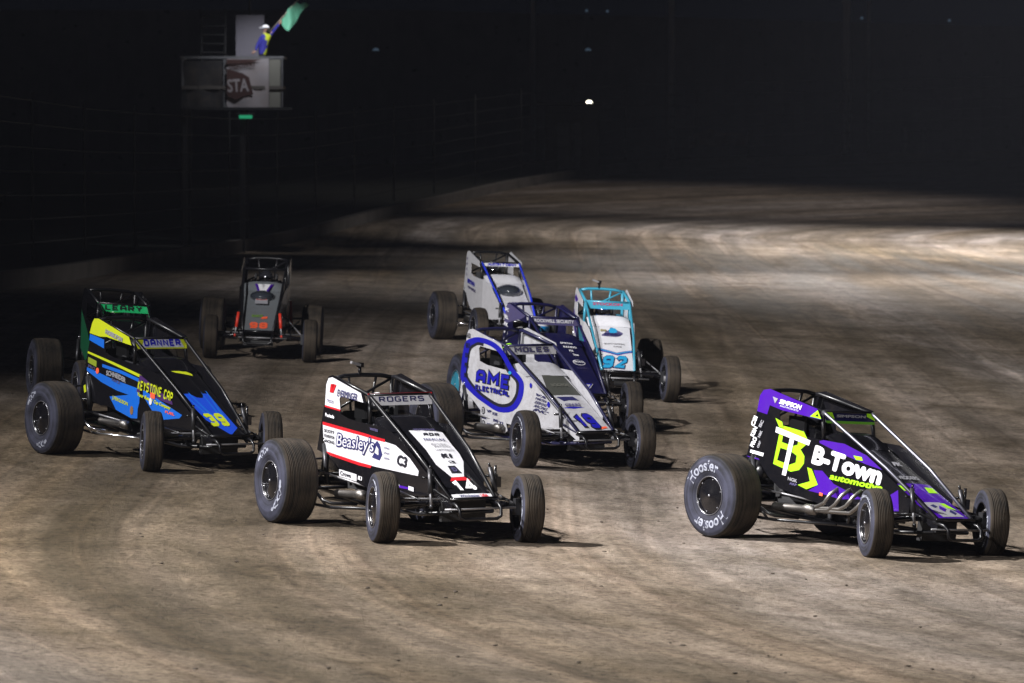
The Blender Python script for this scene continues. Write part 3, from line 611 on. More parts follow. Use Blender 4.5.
def driver(root, M, lab, suit, helm, visor, stripe=None):
    if suit.name not in _drv: _drv[suit.name] = skin_body('body', DV, DE, DR, suit)
    p = empty('person', M); tag(p, lab, 'person', 'drivers at the wheel of their race cars'); linkmesh('body', _drv[suit.name], p)
    mb = MB(); c = (.29, 0, 1.165); mb.ell(c, (.145, .118, .135), helm, 24, 14); mb.box((c[0]+.06, 0, c[2]-.085), (.15, .15, .08), helm, taper=1.1)
    if stripe: mb.tube([(c[0]+.148*math.cos(a), 0, c[2]+.138*math.sin(a)) for a in [math.radians(q) for q in range(20, 170, 15)]], .03, stripe, 8)
    h = mb.build('helmet', p)
    mb = MB(); vs = []
    for j in range(4):
        for i in range(11):
            th = math.radians(-62+124*i/10); ph = math.radians(-12+30*j/3); vs.append((c[0]+.149*math.cos(ph)*math.cos(th), .122*math.cos(ph)*math.sin(th), c[2]+.139*math.sin(ph)))
    mb.add(vs, [(j*11+i, j*11+i+1, j*11+12+i, j*11+11+i) for j in range(3) for i in range(10)], visor, True); mb.build('visor', h)
    mb = MB(); gl = mat('glove', (.03, .03, .03), .8)
    for s in (-1, 1): hand(mb, (.66, s*.16, .88), (.7, 0, .5), (-.4, s*.5, .8), gl, .8, 1.1, -s)
    mb.build('gloves', p)
SB = [(-.24, .79), (-.13, 1.25), (-.10, 1.42), (-.05, 1.48), (.05, 1.497), (.77, 1.358), (.84, 1.255), (.25, 1.30), (.215, 1.27), (.24, 1.12), (.42, 1.085), (.82, 1.06), (1.2, 1.05), (1.5, .965), (1.86, .75), (2.12, .60), (2.10, .44), (1.6, .40), (.95, .42), (.3, .52), (.1, .63), (-.05, .775)]
def build_car(sp):
    X, Y, h, dx, dy, dz, rl, pt = sp['pose']; fx, fy = math.sin(h), -math.cos(h)
    def g(lx, ly):
        x = X+lx*fx-ly*fy; y = Y+lx*fy+ly*fx; return Vector((x, y, gz(x, y)))
    a, b, c, d = g(0, -.84), g(0, .7), g(2.25, -.77), g(2.25, .77)
    fwd = ((c+d)/2-(a+b)/2).normalized(); left = (b-a)+(d-c); left = (left-left.dot(fwd)*fwd).normalized(); up = fwd.cross(left)
    O = g(0, 0); M = Matrix(((fwd.x, left.x, up.x, O.x), (fwd.y, left.y, up.y, O.y), (fwd.z, left.z, up.z, O.z), (0, 0, 0, 1)))
    root = empty('race_car', M); tag(root, sp['label'], 'race car', 'open wheel race cars cornering in a pack')
    BM = Matrix.Translation((dx, dy, dz))@Matrix.Rotation(pt, 4, 'Y')@Matrix.Rotation(rl, 4, 'X'); inv = M.inverted(); BI = BM.inverted()
    def part(mb, name, parent=None, label=None):
        o = mb.build(name, parent or root, label)
        if parent is None: o.matrix_local = BM
        return o
    def marks(parent, fn):
        st_, le = Pieces(), Pieces(); fn(st_, le)
        for q in st_.p: part(q, 'stripe', parent)
        for q in le.p: part(q, 'lettering', parent)
    # wheels sit on the ground wherever the ground is
    tf = .767; fo = sp.get('fo', -.09); st = sp.get('steer', 0)
    for k, x, y in (('RR', 0, -.865), ('LR', 0, .716), ('FR', 2.254, -tf+fo), ('FL', 2.254, tf+fo)):
        gp = inv@g(x, y); wheel(root, k, x, y, gp.z, st if k[0] == 'F' else 0, sp.get('disc', BLK) if k == 'RR' else BLK, sp.get('letters', {}).get(k))
    T = sp.get('tube', TUBE); AT = sp.get('atube', T); B_ = sp['body']
    # frame
    mb = MB()
    for s in (-1, 1):
        mb.tube([(-.16, s*.35, .48), (-.12, s*.34, 1.1), (-.05, s*.32, 1.455)], .021, T)
        mb.tube([(.86, s*.340, 1.05), (.9, s*.345, .5)], .019, T); mb.tube([(.8, s*.325, 1.33), (.86, s*.340, 1.05)], .021, T)
        T2 = sp.get('ltube', T)
        mb.tube([(-.45, s*.30, .34), (.9, s*.34, .25), (1.9, s*.29, .25), (2.42, s*.22, .30)], .019, T2)
        mb.tube([(-.16, s*.345, .8), (.9, s*.345, .72), (1.7, s*.285, .60), (2.4, s*.22, .42)], .017, T2)
        mb.tube([(-.12, s*.335, 1.05), (.86, s*.345, 1.0)], .016, T)
        mb.tube([(1.35, s*.325, .68), (1.3, s*.325, .27)], .016, T2); mb.tube([(1.35, s*.325, .68), (2.0, s*.26, .27)], .014, T2)
        mb.tube([(-.45, s*.30, .34), (-.14, s*.335, .95)], .016, T)
    for (x, z) in ((-.45, .34), (-.16, .5), (.9, .26), (1.9, .26), (2.42, .3)): mb.tube([(x, -.3 if x < 2 else -.22, z), (x, .3 if x < 2 else .22, z)], .018, T2)
    mb.tube([(-.12, -.34, 1.1), (-.12, .34, 1.1)], .017, T); mb.tube([(-.12, -.34, 1.1), (-.05, .3, 1.44)], .014, T)
    part(mb, 'frame')
    mb = MB()
    for s in (-1, 1): mb.tube([(-.05, s*.32, 1.455), (.02, s*.325, 1.463), (.8, s*.325, 1.335)], .022, T)
    mb.tube([(-.05, -.32, 1.455), (-.06, -.2, 1.478), (-.065, 0, 1.485), (-.06, .2, 1.478), (-.05, .32, 1.455)], .022, T)
    mb.tube([(.8, -.325, 1.335), (.8, .325, 1.335)], .019, T)
    mb.tube([(-.06, -.15, 1.475), (-.12, -.1, 1.1)], .014, T); mb.tube([(-.06, .15, 1.475), (-.12, .1, 1.1)], .014, T)
    part(mb, 'roll_cage')
    for s in (-1, 1):
        mb = MB(); mb.tube([(.8, s*.325, 1.335), (.86, s*.325, 1.305), (1.75, s*.292, .86), (2.44, s*.235, .44)], .0185, AT); part(mb, 'windshield_post')
    # side panels
    S = sp.get('outline', SB)
    mb = MB(); shape(mb, SR, S, B_, 0, thick=.006); pr_ = part(mb, 'side_panel')
    mb = MB(); shape(mb, SL, S, B_, 0, thick=.006); part(mb, 'side_panel')
    marks(pr_, sp['side'])
    # hood with cowl
    H = sp.get('hood', B_); mb = MB(); N_ = 14; vs = []; ks = 12
    for i in range(N_+1):
        x = .90+(2.47-.90)*i/N_
        for k in range(-ks, ks+1):
            y = hw(x)*k/ks*1.0; vs.append(HD(y, x, 0))
        # skirts down
    K = 2*ks+1; fs = [(i*K+k, i*K+k+1, (i+1)*K+k+1, (i+1)*K+k) for i in range(N_) for k in range(K-1)]
    mb.add(vs, [f[::-1] for f in fs], H, True)
    for sg in (0, K-1):
        q = [vs[i*K+sg] for i in range(N_+1)]; q2 = [(p[0], p[1]*1.02, p[2]-.10-.05*(1-i/N_)) for i, p in enumerate(q)]
        mb.add(q+q2, [(i, i+1, N_+2+i, N_+1+i) for i in range(N_)], sp.get('skirt', BLK))
    # raised cowl in front of the driver
    cw = []
    for i in range(9):
        x = .86+.32*i/8; hgt = .045*math.sin(math.pi*min(1, (i+1.2)/8.5)) 
        for k in range(-8, 9):
            y = .31*k/8; cw.append((x, y, hoodz(max(x, .92))+.024+hgt*(1-(k/8)**4)-.008*(k/8)**4))
    mb.add(cw, [(i*17+k, i*17+17+k, i*17+18+k, i*17+k+1) for i in range(8) for k in range(16)], sp.get('cowl', H), True)
    ho = part(mb, 'hood'); marks(ho, sp['nose'])
    # name strip over the windscreen opening
    v0, v1, mv = sp['visor'][:3]; mb = MB()
    shape(mb, VS, [(-.345, 1.345), (.345, 1.345), (.335, v0), (-.30, v0)], mv, 1, thick=.006); vo = part(mb, 'name_strip'); marks(vo, sp['vis'])
    # radiator, engine, cockpit
    mb = MB(); mb.box((2.22, 0, .34), (.07, .46, .28), mat('radiator_core', (.015, .015, .016), .6)); mb.box((2.30, 0, .425), (.26, .46, .02), BLK); part(mb, 'radiator')
    mb = MB(); mb.box((1.36, 0, .50), (.62, .28, .34), ALU, taper=.9)
    for s in (-1, 1):
        mb.box((1.36, s*.19, .62), (.58, .15, .13), BLK, Matrix.Rotation(-s*.6, 3, 'X'))
    mb.box((1.36, 0, .73), (.5, .16, .10), ALU); mb.box((.95, 0, .36), (.4, .22, .2), ALU); part(mb, 'engine')
    EX = sp.get('exh', STEEL)
    for s in (-1, 1):
        mb = MB()
        for k in range(4 if sp.get('headers') else 0):
            x = 1.62-.16*k; t = k/3
            mb.tube([(x, s*.24, .60), (x+.01, s*.36, .60), (x+.0, s*(.43+.02*t), .545), (x-.07, s*.455, .45), (x-.17, s*.45, .385+.02*(k % 2)), (.95-.02*k, s*.44, .36+.03*(k % 2)), (.86, s*.44, .36+.01*(k % 2))], .0215, EX, 8)
        mb.tube([(.93, s*.44, .365), (.80, s*.44, .365), (.76, s*.44, .36), (.35, s*.45, .345), (.33, s*.45, .345)], [.05, .052, .038, .038, .044], EX, 12); part(mb, 'exhaust_header')
    mb = MB(); mb.box((.5, 0, .255), (1.5, .66, .02), BLK); mb.box((1.02, 0, .62), (.02, .62, .72), BLK); part(mb, 'floor_pan')
    mb = MB(); sm = mat('seat_padding', (.02, .02, .022), .8)
    mb.box((.06, 0, .78), (.06, .46, .72), sm, Matrix.Rotation(-.16, 3, 'Y')); mb.box((.3, 0, .40), (.5, .42, .06), sm)
    for s in (-1, 1): mb.box((.2, s*.21, .68), (.3, .04, .4), sm); mb.box((.26, s*.165, 1.16), (.24, .03, .17), sm)
    part(mb, 'seat')
    mb = MB(); ring = [(.79+.03*math.sin(a), .19*math.cos(a), .93+.13*math.sin(a)) for a in [2*math.pi*i/20 for i in range(20)]]
    mb.tube(ring, .013, sm, 6, closed=True); mb.tube([(.79, 0, .93), (.98, 0, .80)], .012, TUBE)
    for a in (0, 2.1, 4.2): mb.tube([(.79, 0, .93), (.79+.03*math.sin(a), .19*math.cos(a), .93+.13*math.sin(a))], .01, TUBE)
    part(mb, 'steering_wheel')
    # tail tank behind the seat
    mb = MB(); mb.lathe([(-.80, .01), (-.78, .08), (-.70, .15), (-.55, .19), (-.4, .20), (-.25, .19), (-.2, .01)], sp.get('tail', B_), 28, 'x', (0, 0, .62)); part(mb, 'fuel_tank')
    mb = MB(); mb.tube([(-.45, -.3, .34), (-.85, -.22, .40), (-.92, -.17, .44), (-.92, .17, .44), (-.85, .22, .40), (-.45, .3, .34)], .017, T); mb.tube([(-.9, -.15, .44), (-.9, -.15, .6), (-.9, .15, .6), (-.9, .15, .44)], .016, T); part(mb, 'rear_bumper')
    # nerf bars
    NB = sp.get('nerf', TUBE)
    for s in (-1, 1):
        y = s*.66; mb = MB()
        mb.tube([(-.10, s*.36, .53), (-.34, s*.58, .535), (-.37, y, .52), (-.28, y, .47), (.32, y, .345), (.46, y, .29), (.52, s*.6, .265), (.6, s*.36, .255)], .0165, NB)
        mb.tube([(-.18, y, .44), (-.13, s*.62, .23), (.52, s*.60, .225), (1.2, s*.40, .25)], .0165, NB)
        mb.tube([(.36, y, .32), (.42, s*.61, .225)], .013, NB); mb.tube([(-.15, s*.63, .36), (-.1, s*.36, .36)], .013, NB)
        part(mb, 'nerf_bar')
    # suspension
    mb = MB(); mb.tube([(0, -.66, .41), (0, .58, .40)], .045, BLK, 10); mb.ell((0, 0, .41), (.16, .13, .15), ALU, 14, 8); mb.lathe([(.33, .14), (.345, .14)], ALU, 24, 'y', (0, 0, .40)); o = mb.build('rear_axle', root)
    mb = MB(); mb.tube([(2.254, -.66+fo, .345), (2.254, -.4, .37), (2.254, .4, .37), (2.254, .66+fo, .345)], .028, BLK, 8)
    for s in (-1, 1): mb.box((2.254, s*.655+fo, .34), (.06, .06, .16), DKM); mb.tube([(2.254, s*.64+fo, .36), (2.10, s*.62+fo, .40)], .012, ALU)
    mb.tube([(2.10, .62+fo, .40), (2.12, -.62+fo, .40)], .010, ALU); mb.tube([(2.10, .62+fo, .40), (1.3, .34, .62)], .010, ALU); mb.build('front_axle', root)
    for s in (-1, 1):
        for a_, b_, m_ in (((2.25, s*.47, .40), (1.35, s*.37, .45), sp.get('rod', TUBE)), ((2.25, s*.47, .33), (1.35, s*.37, .31), sp.get('rod', TUBE)), ((.0, s*.5, .50), (.80, s*.38, .42), ALU), ((0, s*.5, .33), (.6, s*.37, .3), TUBE)):
            MB().tube([a_, b_], .011, m_).build('radius_rod', root)
        mb = MB(); SC = sp.get('shock', DKM)
        mb.tube([(2.28, s*.36, .36), (2.20, s*.335, .56)], .014, ALU); mb.tube([(2.235, s*.345, .47), (2.165, s*.32, .70)], .024, SC, 10); mb.ell((2.28, s*.36, .35), (.025, .02, .025), SC, 8, 5)
        mb.tube([(2.165, s*.32, .70), (2.16, s*.31, .74)], .012, BLK); mb.tube([(2.165, s*.28, .62), (2.165, s*.40, .62)], .013, BLK); part(mb, 'shock_absorber')
        mb = MB(); mb.tube([(.02, s*.42, .42), (-.14, s*.38, .80)], .026, SC, 10); mb.tube([(-.14, s*.38, .8), (-.16, s*.37, .86)], .012, CHR); part(mb, 'rear_shock')
    mb = MB(); mb.tube([(2.40, -.225, .40), (2.55, -.225, .38), (2.61, -.22, .34), (2.62, -.215, .27), (2.62, -.17, .245), (2.62, .17, .245), (2.62, .215, .27), (2.61, .22, .34), (2.55, .225, .38), (2.40, .225, .40)], .0165, TUBE)
    mb.tube([(2.46, -.25, .425), (2.46, .25, .425)], .02, BLK); mb.tube([(2.46, -.3, .33), (2.46, .45, .33)], .011, ALU); part(mb, 'front_bumper')
    if sp.get('camera'):
        mb = MB(); mb.tube([(-.06, -.03, 1.48), (-.06, -.03, 1.57)], .018, BLK); mb.box((-.05, -.03, 1.585), (.07, .05, .045), BLK); mb.box((-.03, -.09, 1.60), (.05, .10, .025), ALU, Matrix.Rotation(-.3, 3, 'X')); part(mb, 'roof_camera')
    mb = MB(); mb.box((2.2, .385, .56), (.05, .05, .10), BLK); mb.tube([(2.2, .36, .52), (2.2, .36, .72)], .014, BLK); part(mb, 'bracket')
    if sp.get('scoop'):
        x0, wd, hg = sp['scoop']; mb = MB(); mb.ell((x0, 0, hoodz(x0)+.01), (.27, wd, hg), sp.get('scoopm', GLS), 24, 10); part(mb, 'air_scoop')
    if sp.get('extra'): sp['extra'](part)
    driver(root, M@BM, *sp['driver'])
    return root
rng = random.Random(3)
def smalltext(le, surf, s, P0, P1, hgt, m, **k):
    dx_, dy_ = P1[0]-P0[0], P1[1]-P0[1]; l = math.hypot(dx_, dy_); text(le, surf, s, P0, P1, (P0[0]-dy_/l*hgt, P0[1]+dx_/l*hgt), m, **k)
def ht(le, s, y0, y1, x, hgt, m, slope=0, **k): text(le, HD, s, (y0, x), (y1, x+slope), (y0, x-hgt), m, **k)   # text on the hood, read from the front
# ---- 14: black and white with red lines
def s14(st, le):
    shape(st, SR, [(-.132, 1.19), (-.098, 1.40), (-.045, 1.462), (.05, 1.475), (.72, 1.352), (.775, 1.262), (.25, 1.302), (.215, 1.27), (.235, 1.165)], WHT, 1)
    shape(st, SR, [(-.135, 1.172), (.232, 1.147), (.235, 1.165), (-.132, 1.19)], RED, 1)
    shape(st, SR, [(-.18, 1.022), (.25, .997), (.8, .965), (1.25, .932), (1.25, .905), (.8, .935), (.25, .965), (-.182, .992)], RED, 2)
    shape(st, SR, [(-.182, .992), (.25, .965), (.8, .935), (1.25, .908), (1.45, .885), (1.72, .775), (1.885, .665), (1.87, .615), (1.14, .65), (.7, .668), (-.16, .735)], WHT, 1)
    shape(st, SR, [(-.13, .735), (.7, .672), (.98, .66), (.95, .632), (.7, .640), (.0, .695)], RED, 2)
    text(le, SR, 'Beasley\'s', (.15, .762), (1.04, .755), (.15, .935), INKB, 3, .085, .18, norm=.03)
    text(le, SR, 'Beasley\'s', (.15, .762), (1.04, .755), (.15, .935), WHT, 4, .005, .18, norm=.03)
    shape(le, SR, [(.98, .74), (1.15, .72), (1.2, .78), (1.15, .88), (1.1, .91), (1.02, .86), (1.05, .8)], INKB, 2); shape(le, SR, [(1.05, .79), (1.13, .77), (1.13, .83), (1.09, .86)], WHT, 3)
    text(le, SR, 'C3', (1.47, .70), (1.66, .678), (1.50, .805), INK, 3, .05)
    for k, s in enumerate(('SCOTT', 'FOUNDATION', 'RACING')): text(le, SR, s, (-.14, .925-k*.05), (.10, .912-k*.05), (-.14, .955-k*.05), INK, 3, .03)
    for k in range(3): text(le, SR, 'DYNO', (1.24, .84-k*.05), (1.34, .835-k*.05), (1.24, .86-k*.05), LAV, 3, .02)
    text(le, SR, 'EVERMINGER', (.17, 1.295), (.64, 1.272), (.185, 1.365), INKB, 3, .02); shape(le, SR, [(-.01, 1.325), (.075, 1.322), (.15, 1.405), (.11, 1.41), (.06, 1.35), (.04, 1.41), (.015, 1.405)], RED, 3)
    text(le, SR, 'TOCO', (-.07, 1.225), (.08, 1.215), (-.07, 1.255), LAV, 3, .02); text(le, SR, 'Fuelsafe', (-.11, 1.08), (.10, 1.065), (-.11, 1.115), LWH, 3, .05)
    text(le, SR, 'WINTERS', (.94, 1.005), (1.12, .995), (.94, 1.03), LAV, 3, .04)
    shape(le, SR, [(.22, .575), (.63, .55), (.63, .48), (.22, .505)], WHT, 3); text(le, SR, 'Crowe', (.25, .518), (.50, .505), (.25, .562), INK, 4, .03)
    text(le, SR, 'K1', (.66, .50), (.75, .495), (.67, .54), LWH, 3, .06)
    shape(le, SR, [(1.45, .515), (1.53, .51), (1.53, .475), (1.45, .48)], WHT, 3); shape(le, SR, [(1.53, .505), (1.7, .495), (1.7, .475), (1.53, .48)], PUR, 3); shape(le, SR, [(1.7, .51), (1.8, .50), (1.8, .46), (1.7, .47)], WHT, 3)
def n14(st, le):
    shape(st, HD, [(-.075, 1.085), (.24, 1.085), (.285, 1.19), (.27, 1.446), (.269, 1.6), (.238, 1.75), (.10, 2.046), (-.034, 2.051), (-.085, 1.81), (-.06, 1.532)], WHT, 1)
    shape(st, HD, [(-.04, 2.055), (.105, 2.05), (.14, 2.11), (-.08, 2.12)], RED, 1)
    ht(le, 'MOONLIGHTS', -.02, .21, 1.185, .035, LAV, off=.02); block(le, HD, 'ADR', (.035, 1.28), (.225, 1.28), (.035, 1.225), INK, 3, .13, shear=.3); ht(le, 'PARALLAX', .0, .23, 1.375, .045, INKB, off=.02)
    ht(le, 'ANYTHING', .03, .2, 1.46, .03, INK, off=.0); ht(le, 'RACING', .05, .22, 1.50, .03, INK, off=.0); ht(le, 'COMPONENTS', .03, .23, 1.57, .03, INK, off=.0)
    ht(le, 'K1', .03, .16, 1.70, .075, INK, off=.08, shear=.25); ht(le, 'CB', .06, .13, 1.80, .04, INK, off=.06)
    shape(st, HD, [(.02, 1.845), (.10, 1.845), (.11, 1.985), (.0, 1.985)], INK, 2); ht(le, 'D', .035, .08, 1.96, .07, LAV)
    block(le, HD, '14', (-.10, 2.325), (.145, 2.325), (-.10, 2.105), LWH, 3, .13)
    shape(st, HD, [(-.21, 2.362), (.235, 2.362), (.222, 2.45), (-.205, 2.45)], WHT, 2); ht(le, 'Winchester', -.12, .09, 2.43, .05, INKB, off=.03); ht(le, 'USA', .10, .18, 2.43, .05, RED, off=.06)
def v14(st, le):
    shape(st, VS, [(-.35, 1.352), (.35, 1.352), (.347, 1.338), (-.347, 1.338)], RED, 3); shape(st, VS, [(-.30, 1.236), (-.345, 1.335), (-.348, 1.29)], INK, 3)
    block(le, VS, 'ROGERS', (-.235, 1.268), (.255, 1.268), (-.235, 1.32), INKB, 3, .09)
O14 = [(-.33, .735)]+SB[1:-1]+[(-.05, .69)]
# ---- purple car
def spu(st, le):
    shape(st, SR, [(-.125, 1.26), (-.10, 1.42), (-.05, 1.48), (.05, 1.497), (.77, 1.358), (.84, 1.255), (.25, 1.30), (.06, 1.335), (.03, 1.24)], PUR, 1)
    text(le, SR, 'SIMPSON', (.20, 1.362), (.54, 1.325), (.21, 1.412), LWH, 3, .05, .2); text(le, SR, 'RACE PRODUCTS', (.22, 1.335), (.5, 1.305), (.22, 1.352), LWH, 3, .0, .2)
    shape(le, SR, [(.10, 1.425), (.18, 1.41), (.14, 1.36)], SIL, 3)
    shape(st, SR, [(.673, 1.275), (.782, 1.345), (.842, 1.262)], FLU, 2); shape(st, SR, [(.755, 1.285), (.785, 1.31), (.80, 1.283)], BLK, 3)
    shape(st, SR, [(.84, 1.045), (.9, 1.058), (1.2, 1.048), (1.5, .962), (1.72, .84), (1.5, .875), (1.219, .935), (.844, 1.025)], PUR, 1)
    shape(st, SR, [(1.33, .945), (1.44, .94), (1.46, .905), (1.37, .905)], FLU, 2)
    # emblem: a green B crossed by a white T
    b = [(.177, .756), (.251, 1.151), (.47, 1.13), (.60, 1.115), (.655, 1.05), (.64, .985), (.57, .935), (.635, .875), (.635, .80), (.57, .73), (.449, .702)]
    holes_up = [(.285, .985), (.30, 1.085), (.46, 1.065), (.53, 1.04), (.52, .98), (.45, .96)]; holes_lo = [(.235, .80), (.27, .925), (.43, .905), (.52, .87), (.51, .80), (.42, .77)]
    shape(st, SR, b, FLU, 1); shape(st, SR, holes_up, BLK, 2); shape(st, SR, holes_lo, BLK, 2)
    shape(st, SR, [(.165, 1.215), (.27, 1.185), (.29, 1.135), (.235, 1.125)], FLU, 3)
    shape(st, SR, [(.188, 1.130), (.714, 1.036), (.693, .985), (.18, 1.074)], LWH, 3); shape(st, SR, [(.405, 1.04), (.470, 1.029), (.385, .655), (.325, .66)], LWH, 3)
    text(le, SR, 'B-Town', (.745, .812), (1.715, .680), (.775, 1.005), LWH, 3, .055, .08); text(le, SR, 'automotive', (1.03, .683), (1.74, .63), (1.045, .745), FLU, 3, .045, .12)
    shape(st, SR, [(.692, .769), (.759, .758), (.867, .611), (.704, .551), (.569, .582), (.747, .634)], FLU, 2)
    shape(st, SR, [(.786, .75), (.916, .755), (1.10, .64), (1.5, .53), (1.2, .50), (1.03, .52), (.732, .54), (.867, .611)], PUR, 1)
    shape(st, SR, [(1.837, .60), (1.946, .665), (1.975, .46), (1.882, .45)], PUR, 1); shape(st, SR, [(-.235, .80), (-.05, .79), (-.03, .775), (-.2, .79)], PUR, 2)
    for k, s in enumerate(('CSI', 'K&N', 'PRO')):
        text(le, SR, s, (-.145+k*.006, 1.10-k*.105), (-.10+k*.01, 1.20-k*.105), (-.205+k*.006, 1.115-k*.105), LWH, 3, .06)
        text(le, SR, s[::-1], (-.04-k*.006, 1.10-k*.105), (.0-k*.01, 1.17-k*.105), (-.085, 1.11-k*.105), SIL, 3, .06)
    shape(le, SR, [(-.175, .868), (.03, .85), (.02, .815), (-.18, .838)], LWH, 3)
    text(le, SR, 'NGK', (.42, .615), (.56, .60), (.42, .65), SIL, 3, .04); text(le, SR, 'ARP', (.45, .575), (.56, .565), (.45, .60), LAV, 3, .05); shape(le, SR, [(.9, .54), (.95, .535), (.95, .505), (.9, .51)], ORG, 3)
def npu(st, le):
    shape(st, HD, [(-.25, 1.80), (.25, 1.80), (.228, 2.455), (-.228, 2.455)], PUR, 1)
    shape(st, HD, [(.12, 1.865), (.23, 1.865), (.225, 1.96), (.09, 1.97)], FLU, 2); shape(st, HD, [(-.20, 1.83), (-.10, 1.84), (-.10, 1.93), (-.20, 1.93)], FLU, 2)
    shape(st, HD, [(-.16, 2.14), (.08, 2.14), (.19, 2.39), (-.10, 2.40)], SIL, 2); shape(st, HD, [(.06, 2.16), (.12, 2.16), (.19, 2.28), (.09, 2.24)], FLU, 3)
    shape(st, HD, [(-.03, 2.26), (.02, 2.2), (.06, 2.26), (.0, 2.31)], PUR, 3); shape(st, HD, [(.06, 2.31), (.11, 2.27), (.14, 2.33), (.09, 2.36)], INKB, 3); shape(st, HD, [(-.10, 2.2), (-.04, 2.18), (-.02, 2.22), (-.07, 2.24)], INKB, 3)
    ht(le, 'WEDDERS', -.12, .18, 1.735, .06, SIL, off=.03); ht(le, 'FK', .05, .18, 1.49, .075, SIL, off=.06, shear=.3)
def vpu(st, le):
    shape(st, VS, [(-.33, 1.25), (.335, 1.25), (.33, 1.225), (-.31, 1.225)], mat('dim_green', (.12, .35, .02), .5), 2)
    shape(st, VS, [(-.345, 1.345), (-.22, 1.345), (-.20, 1.27), (-.26, 1.26)], FLU, 3); shape(st, VS, [(.345, 1.345), (.25, 1.345), (.24, 1.30), (.34, 1.26)], FLU, 3)
    text(le, VS, 'SIMPSON', (-.17, 1.285), (.22, 1.285), (-.16, 1.312), SIL, 3, .04)
# ---- 19: white with blue ring
def s19(st, le):
    ring = [(-.21, .84), (-.235, 1.0), (-.15, 1.30), (.02, 1.38), (.25, 1.405), (.563, 1.375), (.82, 1.29), (1.08, 1.10), (1.28, .98), (1.33, .88), (1.28, .72), (1.10, .58), (.734, .545), (.38, .62), (.1, .70)]
    inner = [(-.10, .90), (-.10, 1.0), (-.03, 1.25), (.1, 1.32), (.25, 1.345), (.55, 1.31), (.78, 1.22), (1.0, 1.05), (1.20, .95), (1.225, .86), (1.18, .74), (1.04, .635), (.734, .605), (.38, .68), (.12, .77)]
    inn2 = [(-.06, .92), (-.06, 1.0), (.0, 1.22), (.12, 1.29), (.25, 1.31), (.52, 1.27), (.75, 1.18), (.95, 1.03), (1.14, .94), (1.165, .86), (1.13, .76), (1.0, .67), (.734, .645), (.4, .715), (.15, .80)]
    def clip(P): return P
    # the ring is applied in sectors so that it skips the window opening
    hold = st.new()
    def band(A_, Bn, m, lay):
        n = len(A_)
        for i in range(n):
            q = [A_[i], A_[(i+1) % n], Bn[(i+1) % n], Bn[i]]; shape(hold, SR, q, m, lay)
    LA, LB, LC = loop_pts(ring, 3), loop_pts(inner, 3), loop_pts(inn2, 3)
    band(LA, LB, BLU, 1)
    n = len(LB)
    for i in range(n):
        q = [LB[i], LB[(i+1) % n], LC[(i+1) % n], LC[i]]
        if all(not (.2 < u < .86 and 1.06 < v < 1.30) for u, v in q): shape(hold, SR, q, INK, 1)
    block(le, SR, 'AME', (.16, .850), (1.03, .826), (.185, 1.02), INK, 3, .135, .05); block(le, SR, 'AME', (.16, .850), (1.03, .826), (.185, 1.02), BLU, 5, .13, -.012)
    block(le, SR, 'ELECTRICAL', (.15, .768), (1.02, .745), (.15, .832), INK, 3, .13, .06); block(le, SR, 'ELECTRICAL', (.15, .768), (1.02, .745), (.15, .832), BLU, 4, .09)
    for k, s in enumerate(('SHOCK', 'EIBACH', 'KING', 'PPG', 'MAXIM')):
        text(le, SR, s, (-.10-.012*k, 1.38-k*.12), (.01-.015*k, 1.38-k*.12), (-.10-.012*k, 1.44-k*.12), INK, 3, .03)
    for k in range(5): text(le, SR, ('BOB', 'MARTIN', 'DESIGNS', 'RACING', 'INC')[k], (1.60-.02*k, .80-k*.045), (1.80, .77-k*.045), (1.60, .83-k*.045), INKB, 3, .03)
    shape(le, SR, ellipse(1.48, .91, .025, .03), BLU, 3); shape(le, SR, ellipse(1.86, .71, .03, .035), BLU, 3); shape(le, SR, ellipse(1.02, 1.03, .04, .02), TEALD, 3)
    # lower sticker panel
    shape(st, SR, [(.28, .60), (.9, .50), (.97, .335), (.9, .30), (.28, .30)], WHTD, 1, thick=.004)
    for a, b_, s in ((.36, .535, 0), (.37, .375, 0)): shape(le, SR, ellipse(a, b_, .042, .045), INK, 3); shape(le, SR, ellipse(a, b_, .028, .03), WHTD, 4); shape(le, SR, ellipse(a, b_, .012, .02), INK, 5)
    for (a, b_, s) in ((.45, .52, 'VP'), (.46, .36, 'MPI'), (.32, .44, 'BELL'), (.6, .50, 'KSE'), (.62, .42, 'FIVE'), (.75, .40, 'TJ')): text(le, SR, s, (a, b_), (a+.12, b_-.005), (a, b_+.035), INKB, 3, .04)
def n19(st, le):
    shape(st, HD, [(-.03, 1.16), (.265, 1.16), (.262, 1.62), (-.17, 1.62)], SCRN, 1); ht(le, 'RACING ENGINES', -.03, .22, 1.44, .07, mat('faded_letter', (.13, .13, .11), .6), off=.03)
    shape(st, HD, [(-.10, 1.66), (.12, 1.66), (.16, 1.75), (.02, 1.74), (-.05, 1.76)], INKB, 1); shape(st, HD, [(-.15, 1.905), (.0, 1.88), (.15, 1.905), (.0, 1.93)], BLU, 1); ht(le, 'GEARS', -.09, .12, 1.885, .06, LAV, off=.04, shear=.3)
    block(le, HD, '19', (-.135, 2.385), (.125, 2.385), (-.135, 2.065), INK, 3, .14, .07); block(le, HD, '19', (-.135, 2.385), (.125, 2.385), (-.135, 2.065), BLU, 5, .14, -.01)
    shape(st, HD, [(.08, 2.36), (.2, 2.33), (.2, 2.37), (.1, 2.40)], ORG, 2)
def v19(st, le):
    block(le, VS, 'MOLES', (-.22, 1.258), (.245, 1.258), (-.22, 1.318), INK, 3, .10, .05); block(le, VS, 'MOLES', (-.22, 1.258), (.245, 1.258), (-.22, 1.318), LAV, 4, .06)
O19 = [(-.26, .72)]+SB[1:-1]+[(-.05, .70)]
